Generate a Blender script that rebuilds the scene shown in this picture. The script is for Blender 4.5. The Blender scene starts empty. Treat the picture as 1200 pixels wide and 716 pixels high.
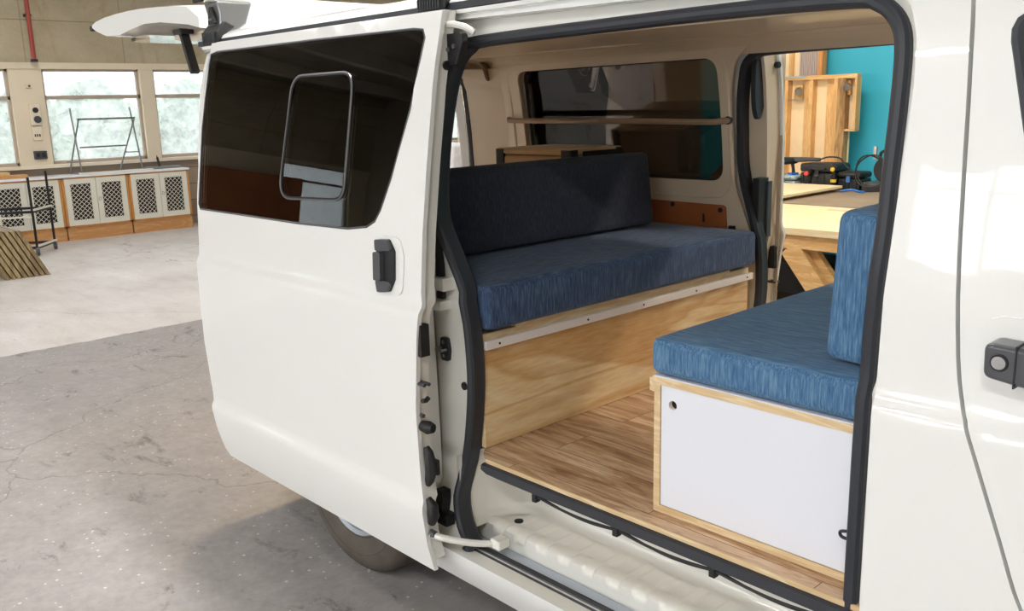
import bpy, bmesh, math, random
from mathutils import Vector, Matrix
from mathutils.geometry import delaunay_2d_cdt
random.seed(7)
C = bpy.context.scene.collection
PI = math.pi

# ------------------------------------------------------------------ materials
def lin(h):
    h = h.lstrip('#'); out = []
    for i in (0, 2, 4):
        c = int(h[i:i+2], 16)/255
        out.append(c/12.92 if c <= .04045 else ((c+.055)/1.055)**2.4)
    return (*out, 1)
def newmat(name):
    m = bpy.data.materials.new(name); m.use_nodes = True
    nt = m.node_tree; b = nt.nodes['Principled BSDF']
    return m, nt, b
def flat(name, col, rough=.5, metal=0, coat=0, bump=0, bscale=200, var=0, vscale=8, spec=None):
    m, nt, b = newmat(name)
    c = lin(col)
    b.inputs['Base Color'].default_value = c
    b.inputs['Roughness'].default_value = rough
    b.inputs['Metallic'].default_value = metal
    b.inputs['Coat Weight'].default_value = coat
    b.inputs['Coat Roughness'].default_value = .04
    if spec is not None: b.inputs['Specular IOR Level'].default_value = spec
    tc = nt.nodes.new('ShaderNodeTexCoord')
    if var:
        n = nt.nodes.new('ShaderNodeTexNoise'); n.inputs['Scale'].default_value = vscale; n.inputs['Detail'].default_value = 6
        nt.links.new(tc.outputs['Object'], n.inputs['Vector'])
        r = nt.nodes.new('ShaderNodeValToRGB')
        r.color_ramp.elements[0].position = .3; r.color_ramp.elements[1].position = .7
        r.color_ramp.elements[0].color = tuple(x*(1-var) for x in c[:3])+(1,)
        r.color_ramp.elements[1].color = tuple(min(1, x*(1+var*.6)) for x in c[:3])+(1,)
        nt.links.new(n.outputs['Fac'], r.inputs['Fac']); nt.links.new(r.outputs['Color'], b.inputs['Base Color'])
    if bump:
        n = nt.nodes.new('ShaderNodeTexNoise'); n.inputs['Scale'].default_value = bscale
        nt.links.new(tc.outputs['Object'], n.inputs['Vector'])
        bp = nt.nodes.new('ShaderNodeBump'); bp.inputs['Strength'].default_value = bump; bp.inputs['Distance'].default_value = .002
        nt.links.new(n.outputs['Fac'], bp.inputs['Height']); nt.links.new(bp.outputs['Normal'], b.inputs['Normal'])
    return m
def ramp(nt, fac, stops):
    r = nt.nodes.new('ShaderNodeValToRGB'); cr = r.color_ramp
    while len(cr.elements) < len(stops): cr.elements.new(.5)
    for e, (p, c) in zip(cr.elements, stops):
        e.position = p; e.color = lin(c) if isinstance(c, str) else c
    nt.links.new(fac, r.inputs['Fac']); return r.outputs['Color']
def noise(nt, vec, scale, detail=4, rough=.5, dist=0):
    n = nt.nodes.new('ShaderNodeTexNoise'); n.inputs['Scale'].default_value = scale
    n.inputs['Detail'].default_value = detail; n.inputs['Roughness'].default_value = rough; n.inputs['Distortion'].default_value = dist
    nt.links.new(vec, n.inputs['Vector']); return n.outputs['Fac']
def mapping(nt, vec, scale=(1, 1, 1), loc=(0, 0, 0), rot=(0, 0, 0)):
    m = nt.nodes.new('ShaderNodeMapping'); m.inputs['Scale'].default_value = scale
    m.inputs['Location'].default_value = loc; m.inputs['Rotation'].default_value = rot
    nt.links.new(vec, m.inputs['Vector']); return m.outputs['Vector']
def texco(nt, kind='Object'):
    return nt.nodes.new('ShaderNodeTexCoord').outputs[kind]
def mixc(nt, fac, a, b, mode='MIX'):
    m = nt.nodes.new('ShaderNodeMix'); m.data_type = 'RGBA'; m.blend_type = mode
    def put(v, i):
        if isinstance(v, (int, float)): m.inputs[i].default_value = v
        elif isinstance(v, tuple): m.inputs[i].default_value = v
        else: nt.links.new(v, m.inputs[i])
    put(fac, 0); put(a, 6); put(b, 7); return m.outputs[2]
def math_(nt, op, a, b=0.0):
    m = nt.nodes.new('ShaderNodeMath'); m.operation = op
    for i, v in enumerate((a, b)):
        if isinstance(v, (int, float)): m.inputs[i].default_value = v
        else: nt.links.new(v, m.inputs[i])
    return m.outputs[0]
def bump(nt, b, h, s, d=.002):
    bp = nt.nodes.new('ShaderNodeBump'); bp.inputs['Strength'].default_value = s; bp.inputs['Distance'].default_value = d
    nt.links.new(h, bp.inputs['Height']); nt.links.new(bp.outputs['Normal'], b.inputs['Normal'])

def paint_mat(name, base, speck=True):
    m, nt, b = newmat(name); v = texco(nt)
    col = lin(base)
    if speck:
        n = noise(nt, v, 260, 2); n2 = noise(nt, v, 5, 2)
        sep = nt.nodes.new('ShaderNodeSeparateXYZ'); nt.links.new(v, sep.inputs[0])
        lowz = ramp(nt, sep.outputs['Z'], [(.45, (1, 1, 1, 1)), (.8, (0, 0, 0, 1))])
        s = math_(nt, 'MULTIPLY', math_(nt, 'GREATER_THAN', n, .765), math_(nt, 'GREATER_THAN', n2, .52))
        s = math_(nt, 'MULTIPLY', s, lowz)
        nt.links.new(mixc(nt, s, col, lin('#6e675c')), b.inputs['Base Color'])
    else: b.inputs['Base Color'].default_value = col
    b.inputs['Roughness'].default_value = .32; b.inputs['Coat Weight'].default_value = .9; b.inputs['Coat Roughness'].default_value = .03
    return m
def fabric_mat(name, dark, mid, light, top_axis='x'):
    m, nt, b = newmat(name); v = texco(nt)
    geo = nt.nodes.new('ShaderNodeNewGeometry')
    sep = nt.nodes.new('ShaderNodeSeparateXYZ'); nt.links.new(geo.outputs['Normal'], sep.inputs[0])
    isz = math_(nt, 'GREATER_THAN', math_(nt, 'ABSOLUTE', sep.outputs['Z']), .7)
    top = (18, 300, 300) if top_axis == 'x' else (300, 18, 300)
    nt1 = noise(nt, mapping(nt, v, top), 1, 3, .6); ns1 = noise(nt, mapping(nt, v, (300, 300, 22)), 1, 3, .6)
    def blend(a, c):
        mm = nt.nodes.new('ShaderNodeMix'); nt.links.new(isz, mm.inputs[0]); nt.links.new(c, mm.inputs[2]); nt.links.new(a, mm.inputs[3]); return mm.outputs[0]
    f = blend(nt1, ns1)
    c = ramp(nt, f, [(.22, dark), (.5, mid), (.80, light)])
    big = noise(nt, v, 7, 3)
    c2 = mixc(nt, math_(nt, 'MULTIPLY', big, .35), c, lin(dark))
    nt.links.new(c2, b.inputs['Base Color']); b.inputs['Roughness'].default_value = .85
    b.inputs['Specular IOR Level'].default_value = .25
    b.inputs['Sheen Weight'].default_value = .12
    bump(nt, b, f, .5, .0025); return m
def pine_mat(name, base, dark, light, axis, scale=1.0, knots=True):
    """pine plywood face: grain runs along axis"""
    m, nt, b = newmat(name); v = texco(nt)
    sc = {'x': (.6, 5, 5), 'y': (5, .6, 5), 'z': (5, 5, .6)}[axis]
    mv = mapping(nt, v, tuple(s*scale for s in sc))
    n = noise(nt, mv, 1.0, 3, .5, .6)
    rings = math_(nt, 'FRACT', math_(nt, 'MULTIPLY', n, 9.0))
    c = ramp(nt, rings, [(0, base), (.55, base), (.85, light), (1, base)])
    if knots:
        w = noise(nt, mapping(nt, v, tuple(q*scale*.8 for q in sc), (5, 2, 7)), 1.0, 2, .45, 1.0)
        bands = ramp(nt, w, [(.36, (0, 0, 0, 1)), (.40, (.75, .75, .75, 1)), (.44, (.15, .15, .15, 1)), (.50, (.05, .05, .05, 1)), (.545, (.8, .8, .8, 1)), (.56, (.1, .1, .1, 1)), (.62, (0, 0, 0, 1)), (.66, (.7, .7, .7, 1))])
        c = mixc(nt, bands, c, lin(dark))
    blotch = noise(nt, mapping(nt, v, tuple(s*scale*.9 for s in sc), (3, 1, 2)), .9, 2, .5, 1.2)
    bf = ramp(nt, blotch, [(.50, (0, 0, 0, 1)), (.55, (1, 1, 1, 1))])
    c = mixc(nt, math_(nt, 'MULTIPLY', bf, .8 if knots else .2), c, lin(dark))
    fine = noise(nt, mapping(nt, v, tuple(s*22 for s in sc)), 1, 3)
    c = mixc(nt, .25, c, ramp(nt, fine, [(.3, dark), (.7, light)]), 'MIX')
    nt.links.new(c, b.inputs['Base Color']); b.inputs['Roughness'].default_value = .5
    return m
def glass_tint(name, t=.1, col=(1, 1, 1), rough=0.0):
    m = bpy.data.materials.new(name); m.use_nodes = True; nt = m.node_tree; nt.nodes.clear()
    out = nt.nodes.new('ShaderNodeOutputMaterial'); tr = nt.nodes.new('ShaderNodeBsdfTransparent'); gl = nt.nodes.new('ShaderNodeBsdfGlossy')
    tr.inputs[0].default_value = (t*col[0], t*col[1], t*col[2], 1); gl.inputs['Roughness'].default_value = rough
    gl.inputs[0].default_value = (1, 1, 1, 1)
    fr = nt.nodes.new('ShaderNodeFresnel'); fr.inputs[0].default_value = 1.5
    mx = nt.nodes.new('ShaderNodeMixShader'); nt.links.new(fr.outputs[0], mx.inputs[0]); nt.links.new(tr.outputs[0], mx.inputs[1]); nt.links.new(gl.outputs[0], mx.inputs[2])
    nt.links.new(mx.outputs[0], out.inputs[0]); return m
def emit(name, col, s):
    m = bpy.data.materials.new(name); m.use_nodes = True; nt = m.node_tree; nt.nodes.clear()
    out = nt.nodes.new('ShaderNodeOutputMaterial'); e = nt.nodes.new('ShaderNodeEmission'); e.inputs[0].default_value = col; e.inputs[1].default_value = s
    nt.links.new(e.outputs[0], out.inputs[0]); return m

M = {}
M['paint'] = paint_mat('white_paint', '#edeeec')
M['inner'] = flat('warm_lit_inner_paint', '#e3d3ba', .4, coat=.3)  # whitish paint; warm interior light is put into this cream tone
M['jamb'] = paint_mat('jamb_paint', '#eeede6', False)
M['liner'] = flat('roof_lining', '#b9ab96', .8, bump=.2)
M['rubber'] = flat('rubber', '#30333a', .5, bump=.15, bscale=60)
M['blackplastic'] = flat('black_plastic', '#1e1f20', .55)
M['greyplastic'] = flat('grey_plastic', '#45474b', .35, var=.1)
M['handle'] = flat('handle_plastic', '#4b4d52', .3, coat=.3)
M['chrome'] = flat('chrome', '#c9ccd0', .15, 1)
M['alu'] = flat('aluminium', '#a9a9a8', .35, .85)
M['steel'] = flat('steel', '#8f9092', .35, .9)
M['blacksteel'] = flat('black_steel', '#26262a', .4, .3)
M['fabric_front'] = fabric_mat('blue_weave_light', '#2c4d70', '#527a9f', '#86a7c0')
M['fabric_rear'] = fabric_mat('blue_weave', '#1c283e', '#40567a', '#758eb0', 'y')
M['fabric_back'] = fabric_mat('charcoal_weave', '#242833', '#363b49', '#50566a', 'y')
M['pine_y'] = pine_mat('pine_ply_across', '#f0d8a6', '#c8934f', '#f8e8c2', 'y')
M['ply_edge'] = pine_mat('ply_edge', '#dcbf94', '#bf9a68', '#eedcb8', 'x', 3, False)
M['ply_edge_y'] = pine_mat('ply_edge_across', '#dcbf94', '#bf9a68', '#eedcb8', 'y', 3, False)
M['whitepanel'] = flat('white_laminate', '#e6e9f2', .3)
M['whiterail'] = flat('white_rail', '#ece6e2', .35)
M['tint'] = glass_tint('privacy_glass', .64, (1, .92, .85))
M['glass'] = glass_tint('clear_glass', .93)
M['glassdoor'] = glass_tint('door_privacy_glass', .42, (1, .95, .9))
M['tyre'] = flat('tyre', '#5c554d', .75, bump=.3, bscale=80, var=.2, vscale=12)
M['rim'] = flat('wheel_cover', '#b9c0ca', .35, .5)
M['hardboard'] = flat('hardboard', '#b0683a', .5, var=.15, vscale=3)
M['beige'] = flat('beige_plastic', '#cfb389', .45)
M['red'] = flat('red_plastic', '#c03a34', .35); M['blue'] = flat('blue_plastic', '#2a6fc0', .35); M['yellow'] = flat('yellow_plastic', '#d9b020', .35)
M['lamp_red'] = flat('tail_lamp', '#8a1420', .15, coat=1)
M['cream'] = flat('cream_wall', '#e9dcc3', .6, var=.05, vscale=2)
M['creamtrim'] = flat('cream_trim', '#efe3cd', .5)
M['orangewood'] = pine_mat('orange_wood', '#c8925a', '#a87444', '#d8a872', 'y', 1.5, False)
M['orangewood_z'] = pine_mat('orange_wood_upright', '#c98c48', '#a8692f', '#dba05c', 'z', 1.5, False)
M['whitewood'] = flat('white_wood', '#e4e2d4', .4)
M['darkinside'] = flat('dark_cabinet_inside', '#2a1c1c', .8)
M['whitetop'] = flat('white_worktop', '#eef0f6', .3)
M['teal'] = flat('turquoise_wall', '#35aecb', .6, var=.04, vscale=1)
M['timber_z'] = pine_mat('timber_upright', '#e3b878', '#c99a5e', '#ecc88e', 'z', 5)
M['timber_x'] = pine_mat('timber_length', '#e3bb80', '#c99a5e', '#edcc96', 'x', 4)
M['benchtop'] = pine_mat('bench_top', '#ecd9ac', '#d8bf8c', '#f3e5c2', 'x', .6, False)
M['benchdark'] = flat('bench_dark_top', '#9d8a74', .6, var=.2, vscale=3)
M['osb'] = flat('pale_sheet', '#f3dfb6', .6, var=.08, vscale=5)
M['oldboards'] = pine_mat('old_boards', '#a8946c', '#6f5a3a', '#c0ad86', 'z', 3)
M['conduit'] = flat('red_pipe', '#a8483c', .5)
M['shadedchannel'] = flat('shaded_channel_paint', '#b9c4d2', .35, coat=.4)  # white paint in shadow here: the blue-grey shade is put into the colour
M['ceilmat'] = flat('ceiling_board', '#94887a', .8, var=.25, vscale=2)
M['beamdark'] = flat('ceiling_beam', '#c4bbae', .8, var=.2, vscale=2)
M['plaster'] = flat('plaster_wall', '#cfc6b6', .7, var=.08, vscale=1.2)
M['foam'] = flat('wrap_film', '#cfc4b4', .35, bump=.6, bscale=18, var=.25, vscale=14)
M['bluegrey'] = flat('mint_drill_case', '#9fb3b8', .5)
M['paper'] = flat('sticker', '#b96a5a', .6)

def floor_mat():
    m, nt, b = newmat('concrete_floor'); v = texco(nt)
    n1 = noise(nt, v, .9, 8, .6); n2 = noise(nt, v, 6, 8, .65); n3 = noise(nt, v, 45, 4)
    old = ramp(nt, n2, [(.25, '#878381'), (.5, '#9d9996'), (.75, '#b3afad')])
    old = mixc(nt, ramp(nt, n1, [(.35, (0, 0, 0, 1)), (.65, (.45, .45, .45, 1))]), old, lin('#a8a39f'))
    stain = ramp(nt, noise(nt, mapping(nt, v, (1, 2, 1), (.9, .4, 0), (0, 0, .6)), 2.6, 10, .78, .6), [(.57, (0, 0, 0, 1)), (.66, (.8, .8, .8, 1))])
    grit = ramp(nt, noise(nt, v, 22, 8, .75), [(.35, '#8c8785'), (.6, '#b5b0ae')])
    old = mixc(nt, .35, old, grit)
    old = mixc(nt, stain, old, lin('#55504d'))
    coat = ramp(nt, noise(nt, mapping(nt, v, (1, 2.2, 1)), 1.1, 8, .65), [(.3, '#cfc8c2'), (.48, '#e2ddd9'), (.7, '#f0edea')])
    scr = ramp(nt, noise(nt, mapping(nt, v, (1, 5, 1)), 3, 6, .7), [(.58, (0, 0, 0, 1)), (.75, (.6, .6, .6, 1))])
    coat = mixc(nt, scr, coat, lin('#beb3a8'))
    sep = nt.nodes.new('ShaderNodeSeparateXYZ'); nt.links.new(v, sep.inputs[0])
    edge = math_(nt, 'ADD', sep.outputs['X'], math_(nt, 'MULTIPLY', noise(nt, v, 4, 4), .12))
    far = math_(nt, 'LESS_THAN', edge, -4.95)
    c = mixc(nt, far, old, coat)
    # pale flecks
    vo = nt.nodes.new('ShaderNodeTexVoronoi'); vo.inputs['Scale'].default_value = 22; nt.links.new(v, vo.inputs['Vector'])
    fleck = math_(nt, 'MULTIPLY', math_(nt, 'LESS_THAN', vo.outputs['Distance'], .13), math_(nt, 'GREATER_THAN', noise(nt, v, 3, 3), .48))
    c = mixc(nt, fleck, c, lin('#d8d4cf'))
    # cracks: edges of large cells
    vc = nt.nodes.new('ShaderNodeTexVoronoi'); vc.feature = 'DISTANCE_TO_EDGE'; vc.inputs['Scale'].default_value = .35
    dv = nt.nodes.new('ShaderNodeVectorMath'); dv.operation = 'ADD'
    nn = nt.nodes.new('ShaderNodeTexNoise'); nn.inputs['Scale'].default_value = 2.5; nn.inputs['Detail'].default_value = 6; nt.links.new(v, nn.inputs['Vector'])
    sc = nt.nodes.new('ShaderNodeVectorMath'); sc.operation = 'SCALE'; sc.inputs['Scale'].default_value = .45; nt.links.new(nn.outputs['Color'], sc.inputs[0])
    nt.links.new(v, dv.inputs[0]); nt.links.new(sc.outputs[0], dv.inputs[1]); nt.links.new(dv.outputs[0], vc.inputs['Vector'])
    cr = math_(nt, 'LESS_THAN', vc.outputs['Distance'], .0016)
    c = mixc(nt, math_(nt, 'MULTIPLY', cr, .4), c, lin('#55504d'))
    c = mixc(nt, math_(nt, 'MULTIPLY', n3, .25), c, lin('#75716e'))
    nt.links.new(c, b.inputs['Base Color'])
    r = ramp(nt, n1, [(.3, (.38, .38, .38, 1)), (.7, (.6, .6, .6, 1))]); nt.links.new(r, b.inputs['Roughness'])
    bump(nt, b, n3, .15, .004); return m
M['floor'] = floor_mat()
def vinyl_mat():
    m, nt, b = newmat('oak_vinyl'); v = texco(nt)
    br = nt.nodes.new('ShaderNodeTexBrick'); nt.links.new(mapping(nt, v, (1, 1, 1), (.31, .035, 0)), br.inputs['Vector'])
    br.inputs['Scale'].default_value = 1; br.inputs['Brick Width'].default_value = .92; br.inputs['Row Height'].default_value = .152
    br.inputs['Mortar Size'].default_value = .0012; br.inputs['Mortar Smooth'].default_value = 0
    br.inputs['Color1'].default_value = (0, 0, 0, 1); br.inputs['Color2'].default_value = (1, 1, 1, 1); br.inputs['Mortar'].default_value = (.5, .5, .5, 1)
    off = nt.nodes.new('ShaderNodeVectorMath'); off.operation = 'MULTIPLY_ADD'
    nt.links.new(br.outputs['Color'], off.inputs[0]); off.inputs[1].default_value = (3.1, 7.7, 1.3)
    nt.links.new(mapping(nt, v, (3.2, 26, 1)), off.inputs[2])
    g = noise(nt, off.outputs[0], 1, 8, .62, .8)
    col = ramp(nt, g, [(.36, '#8f6848'), (.46, '#c09873'), (.56, '#d9b896'), (.68, '#ebd2b4')])
    g2 = noise(nt, mapping(nt, off.outputs[0], (6, 6, 1)), 1, 4, .6)
    col = mixc(nt, ramp(nt, g2, [(.56, (0, 0, 0, 1)), (.66, (.5, .5, .5, 1))]), col, lin('#8b6444'))
    tone = mixc(nt, math_(nt, 'MULTIPLY', br.outputs['Color'], .22), col, lin('#a98660'))
    tone = mixc(nt, br.outputs['Fac'], tone, lin('#7c5a3e'))
    nt.links.new(tone, b.inputs['Base Color']); b.inputs['Roughness'].default_value = .42
    bump(nt, b, g, .1, .001); return m
M['vinyl'] = vinyl_mat()
def concrete_wall_mat():
    m, nt, b = newmat('board_marked_concrete'); v = texco(nt)
    n = noise(nt, mapping(nt, v, (1, 1.2, 2)), 1.3, 8, .62)
    c = ramp(nt, n, [(.25, '#a89a7f'), (.5, '#c0b398'), (.75, '#d0c5ac')])
    st = ramp(nt, noise(nt, mapping(nt, v, (1, 3, .8)), 1.4, 6, .65, .8), [(.56, (0, 0, 0, 1)), (.75, (.6, .6, .6, 1))])
    c = mixc(nt, st, c, lin('#a5875e'))
    br = nt.nodes.new('ShaderNodeTexBrick')
    nt.links.new(mapping(nt, v, (1, 1, 1), (0, 0, 0), (0, -PI/2, -PI/2)), br.inputs['Vector'])
    # joints as thin marks built from coordinates
    sep = nt.nodes.new('ShaderNodeSeparateXYZ'); nt.links.new(v, sep.inputs[0])
    hz = math_(nt, 'LESS_THAN', math_(nt, 'FRACT', math_(nt, 'MULTIPLY', math_(nt, 'ADD', sep.outputs['Z'], .14), 1/.6)), .016)
    c = mixc(nt, math_(nt, 'MULTIPLY', hz, .7), c, lin('#5f543f'))
    vt = math_(nt, 'LESS_THAN', math_(nt, 'FRACT', math_(nt, 'MULTIPLY', math_(nt, 'ADD', sep.outputs['Y'], .35), 1/1.27)), .010)
    c = mixc(nt, math_(nt, 'MULTIPLY', vt, .45), c, lin('#6c6048'))
    fine = noise(nt, v, 40, 4)
    c = mixc(nt, math_(nt, 'MULTIPLY', fine, .3), c, lin('#8a7d63'))
    nt.links.new(c, b.inputs['Base Color']); b.inputs['Roughness'].default_value = .85
    bump(nt, b, fine, .3, .006); return m
M['concrete'] = concrete_wall_mat()
def brick_mat():
    m, nt, b = newmat('grey_brick'); v = texco(nt)
    br = nt.nodes.new('ShaderNodeTexBrick'); nt.links.new(mapping(nt, v, (1, 1, 1), (0, 0, 0), (PI/2, 0, PI/2)), br.inputs['Vector'])
    br.inputs['Scale'].default_value = 1; br.inputs['Brick Width'].default_value = .24; br.inputs['Row Height'].default_value = .08; br.inputs['Mortar Size'].default_value = .006
    br.inputs['Color1'].default_value = lin('#a3937f'); br.inputs['Color2'].default_value = lin('#8f8070'); br.inputs['Mortar'].default_value = lin('#6f655a')
    nt.links.new(br.outputs['Color'], b.inputs['Base Color']); b.inputs['Roughness'].default_value = .8; return m
M['brick'] = brick_mat()
def foliage_mat():
    m, nt, b = newmat('leaves'); v = texco(nt)
    nt.links.new(ramp(nt, noise(nt, v, 1.5, 6), [(.3, '#93a68e'), (.7, '#b5c2ac')]), b.inputs['Base Color'])
    b.inputs['Roughness'].default_value = .6
    return m
M['leaves'] = foliage_mat()
def dusty():
    m = bpy.data.materials.new('dusty_window_glass'); m.use_nodes = True; nt = m.node_tree; nt.nodes.clear()
    out = nt.nodes.new('ShaderNodeOutputMaterial'); tr = nt.nodes.new('ShaderNodeBsdfTransparent'); tl = nt.nodes.new('ShaderNodeBsdfTranslucent')
    tl.inputs[0].default_value = (.93, .95, .95, 1)
    v = texco(nt); tr.inputs[0].default_value = (.48, .49, .50, 1); f = ramp(nt, noise(nt, mapping(nt, v, (1, 1, 1)), 9, 6, .7), [(.35, (.14, .14, .14, 1)), (.7, (.26, .26, .26, 1))])
    mx = nt.nodes.new('ShaderNodeMixShader'); nt.links.new(f, mx.inputs[0]); nt.links.new(tr.outputs[0], mx.inputs[1]); nt.links.new(tl.outputs[0], mx.inputs[2])
    nt.links.new(mx.outputs[0], out.inputs[0]); return m
M['dusty'] = dusty()

# ------------------------------------------------------------------ mesh helpers
class MB:
    """collects shapes and links them as one mesh object"""
    def __init__(s): s.bm = bmesh.new()
    def _add(s, vs, fs):
        bv = [s.bm.verts.new(v) for v in vs]
        for f in fs:
            try: s.bm.faces.new([bv[i] for i in f])
            except ValueError: pass
        return bv
    def box(s, x0, x1, y0, y1, z0, z1, mat=None):
        vs = [Vector((x, y, z)) for x in (x0, x1) for y in (y0, y1) for z in (z0, z1)]
        if mat is not None: vs = [mat @ v for v in vs]
        s._add(vs, [(0, 1, 3, 2), (4, 6, 7, 5), (0, 4, 5, 1), (2, 3, 7, 6), (0, 2, 6, 4), (1, 5, 7, 3)]); return s
    def beam(s, a, b, w, h, up=(0, 0, 1)):
        a = Vector(a); b = Vector(b); d = (b-a).normalized(); u = Vector(up); r = d.cross(u)
        if r.length < 1e-4: r = d.cross(Vector((1, 0, 0)))
        r.normalize(); u = r.cross(d)
        vs = [p+r*sx*w/2+u*sz*h/2 for p in (a, b) for sx, sz in ((-1, -1), (1, -1), (1, 1), (-1, 1))]
        s._add(vs, [(0, 1, 2, 3), (7, 6, 5, 4), (0, 4, 5, 1), (1, 5, 6, 2), (2, 6, 7, 3), (3, 7, 4, 0)]); return s
    def tube(s, path, rad, n=10, closed=False, caps=True, squash=None):
        P = [Vector(p) for p in path]; N = len(P); rings = []
        nrm = None
        for i, p in enumerate(P):
            if closed: t = (P[(i+1) % N]-P[i-1])
            else: t = P[min(i+1, N-1)]-P[max(i-1, 0)]
            t.normalize()
            if nrm is None:
                nrm = t.cross(Vector((0, 0, 1)))
                if nrm.length < .1: nrm = t.cross(Vector((0, 1, 0)))
            nrm = nrm - t*nrm.dot(t); nrm.normalize(); bn = t.cross(nrm)
            r = rad[i] if isinstance(rad, (list, tuple)) else rad
            ring = []
            for k in range(n):
                a = 2*PI*k/n
                ring.append(s.bm.verts.new(p+nrm*math.cos(a)*r+bn*math.sin(a)*r))
            rings.append(ring)
        m = N if closed else N-1
        for i in range(m):
            A = rings[i]; B = rings[(i+1) % N]
            for k in range(n): s.bm.faces.new([A[k], A[(k+1) % n], B[(k+1) % n], B[k]])
        if caps and not closed:
            s.bm.faces.new(rings[0][::-1]); s.bm.faces.new(rings[-1])
        return s
    def prism(s, poly, fn0, fn1):
        """closed polygon poly; fn0/fn1 map 2D point -> 3D on two ends"""
        a = [s.bm.verts.new(fn0(*p)) for p in poly]; b = [s.bm.verts.new(fn1(*p)) for p in poly]; n = len(poly)
        s.bm.faces.new(a[::-1]); s.bm.faces.new(b)
        for i in range(n): s.bm.faces.new([a[i], a[(i+1) % n], b[(i+1) % n], b[i]])
        return s
    def ext(s, poly, ax, a, b):
        f = {'x': lambda t: (lambda u, v: (t, u, v)), 'y': lambda t: (lambda u, v: (u, t, v)), 'z': lambda t: (lambda u, v: (u, v, t))}[ax]
        return s.prism(poly, f(a), f(b))
    def loft(s, loops, closed=True, cap0=False, cap1=False):
        R = [[s.bm.verts.new(p) for p in L] for L in loops]; n = len(R[0])
        for i in range(len(R)-1):
            for k in range(n if closed else n-1):
                s.bm.faces.new([R[i][k], R[i][(k+1) % n], R[i+1][(k+1) % n], R[i+1][k]])
        if cap0: s.bm.faces.new(R[0][::-1])
        if cap1: s.bm.faces.new(R[-1])
        return s
    def disc(s, c, r, ax, t, n=20, r2=None):
        """short cylinder centred c, radius r, along axis ax by t"""
        c = Vector(c); d = {'x': Vector((1, 0, 0)), 'y': Vector((0, 1, 0)), 'z': Vector((0, 0, 1))}[ax] if isinstance(ax, str) else Vector(ax).normalized()
        s.tube([c, c+d*t], [r, r if r2 is None else r2], n); return s
    def rbox(s, x0, x1, y0, y1, z0, z1, r, n=(10, 10, 4), puff=0):
        c = Vector(((x0+x1)/2, (y0+y1)/2, (z0+z1)/2)); h = Vector(((x1-x0)/2, (y1-y0)/2, (z1-z0)/2))
        key = {}
        def lst(H, k):
            e = [H-r+r*t for t in (0, .35, .7, 1)]; core = [-(H-r)+(2*(H-r))*i/k for i in range(k+1)]
            return sorted(set([-x for x in e[1:]]+core+e[1:]))
        G = [lst(h[i], n[i]) for i in range(3)]
        def v(i, j, k):
            if (i, j, k) in key: return key[(i, j, k)]
            p = Vector((G[0][i], G[1][j], G[2][k])); q = Vector([max(-(h[a]-r), min(h[a]-r, p[a])) for a in range(3)])
            d = p-q
            if d.length > 1e-9: p = q+d.normalized()*r
            if puff:
                fx, fy, fz = (1-(p[a]/h[a])**2 for a in range(3))
                if abs(p.z) > h.z*.9: p.z += puff*(1 if p.z > 0 else 0)*max(0, fx*fy)**.5
            key[(i, j, k)] = s.bm.verts.new(c+p); return key[(i, j, k)]
        L = [len(g) for g in G]
        def q4(a, b, c_, d):
            try: s.bm.faces.new([a, b, c_, d])
            except ValueError: pass
        for i in range(L[0]-1):
            for j in range(L[1]-1):
                for k in (0, L[2]-1): q4(v(i, j, k), v(i+1, j, k), v(i+1, j+1, k), v(i, j+1, k))
        for i in range(L[0]-1):
            for k in range(L[2]-1):
                for j in (0, L[1]-1): q4(v(i, j, k), v(i+1, j, k), v(i+1, j, k+1), v(i, j, k+1))
        for j in range(L[1]-1):
            for k in range(L[2]-1):
                for i in (0, L[0]-1): q4(v(i, j, k), v(i, j+1, k), v(i, j+1, k+1), v(i, j, k+1))
        return s
    def sheet(s, outer, holes, f0, f1, step=.08, rows=None):
        def dens(P):
            out = []
            if rows:
                Q = []
                for i, p in enumerate(P):
                    q = P[(i+1) % len(P)]; Q.append(p)
                    ts = sorted((r-p[1])/(q[1]-p[1]) for r in rows if abs(q[1]-p[1]) > 1e-6 and 1e-3 < (r-p[1])/(q[1]-p[1]) < 1-1e-3)
                    Q += [(p[0]+(q[0]-p[0])*t, p[1]+(q[1]-p[1])*t) for t in ts]
                P = Q
            for i, p in enumerate(P):
                q = P[(i+1) % len(P)]; d = math.hypot(q[0]-p[0], q[1]-p[1]); k = max(1, int(d/step))
                for t in range(k): out.append((p[0]+(q[0]-p[0])*t/k, p[1]+(q[1]-p[1])*t/k))
            return out
        def inside(P, x, y):
            c = False; j = len(P)-1
            for i in range(len(P)):
                if (P[i][1] > y) != (P[j][1] > y) and x < (P[j][0]-P[i][0])*(y-P[i][1])/(P[j][1]-P[i][1])+P[i][0]: c = not c
                j = i
            return c
        O = dens(outer); H = [dens(h) for h in holes]; pts = list(O); edges = [(i, (i+1) % len(O)) for i in range(len(O))]
        for h in H:
            b = len(pts); pts += h; edges += [(b+i, b+(i+1) % len(h)) for i in range(len(h))]
        bd = list(pts)
        x0 = min(p[0] for p in O); x1 = max(p[0] for p in O); y0 = min(p[1] for p in O); y1 = max(p[1] for p in O)
        nx = max(1, int((x1-x0)/step)); ny = max(1, int((y1-y0)/step))
        for i in range(1, nx):
            for y in (rows if rows else [y0+(y1-y0)*j/ny for j in range(1, ny)]):
                x = x0+(x1-x0)*i/nx
                if inside(O, x, y) and not any(inside(h, x, y) for h in H) and min((x-p[0])**2+(y-p[1])**2 for p in bd) > (.012 if rows else step*.45)**2: pts.append((x, y))
        V, E, F, *_ = delaunay_2d_cdt([Vector(p) for p in pts], edges, [], 0, 1e-6)
        T = []
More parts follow.
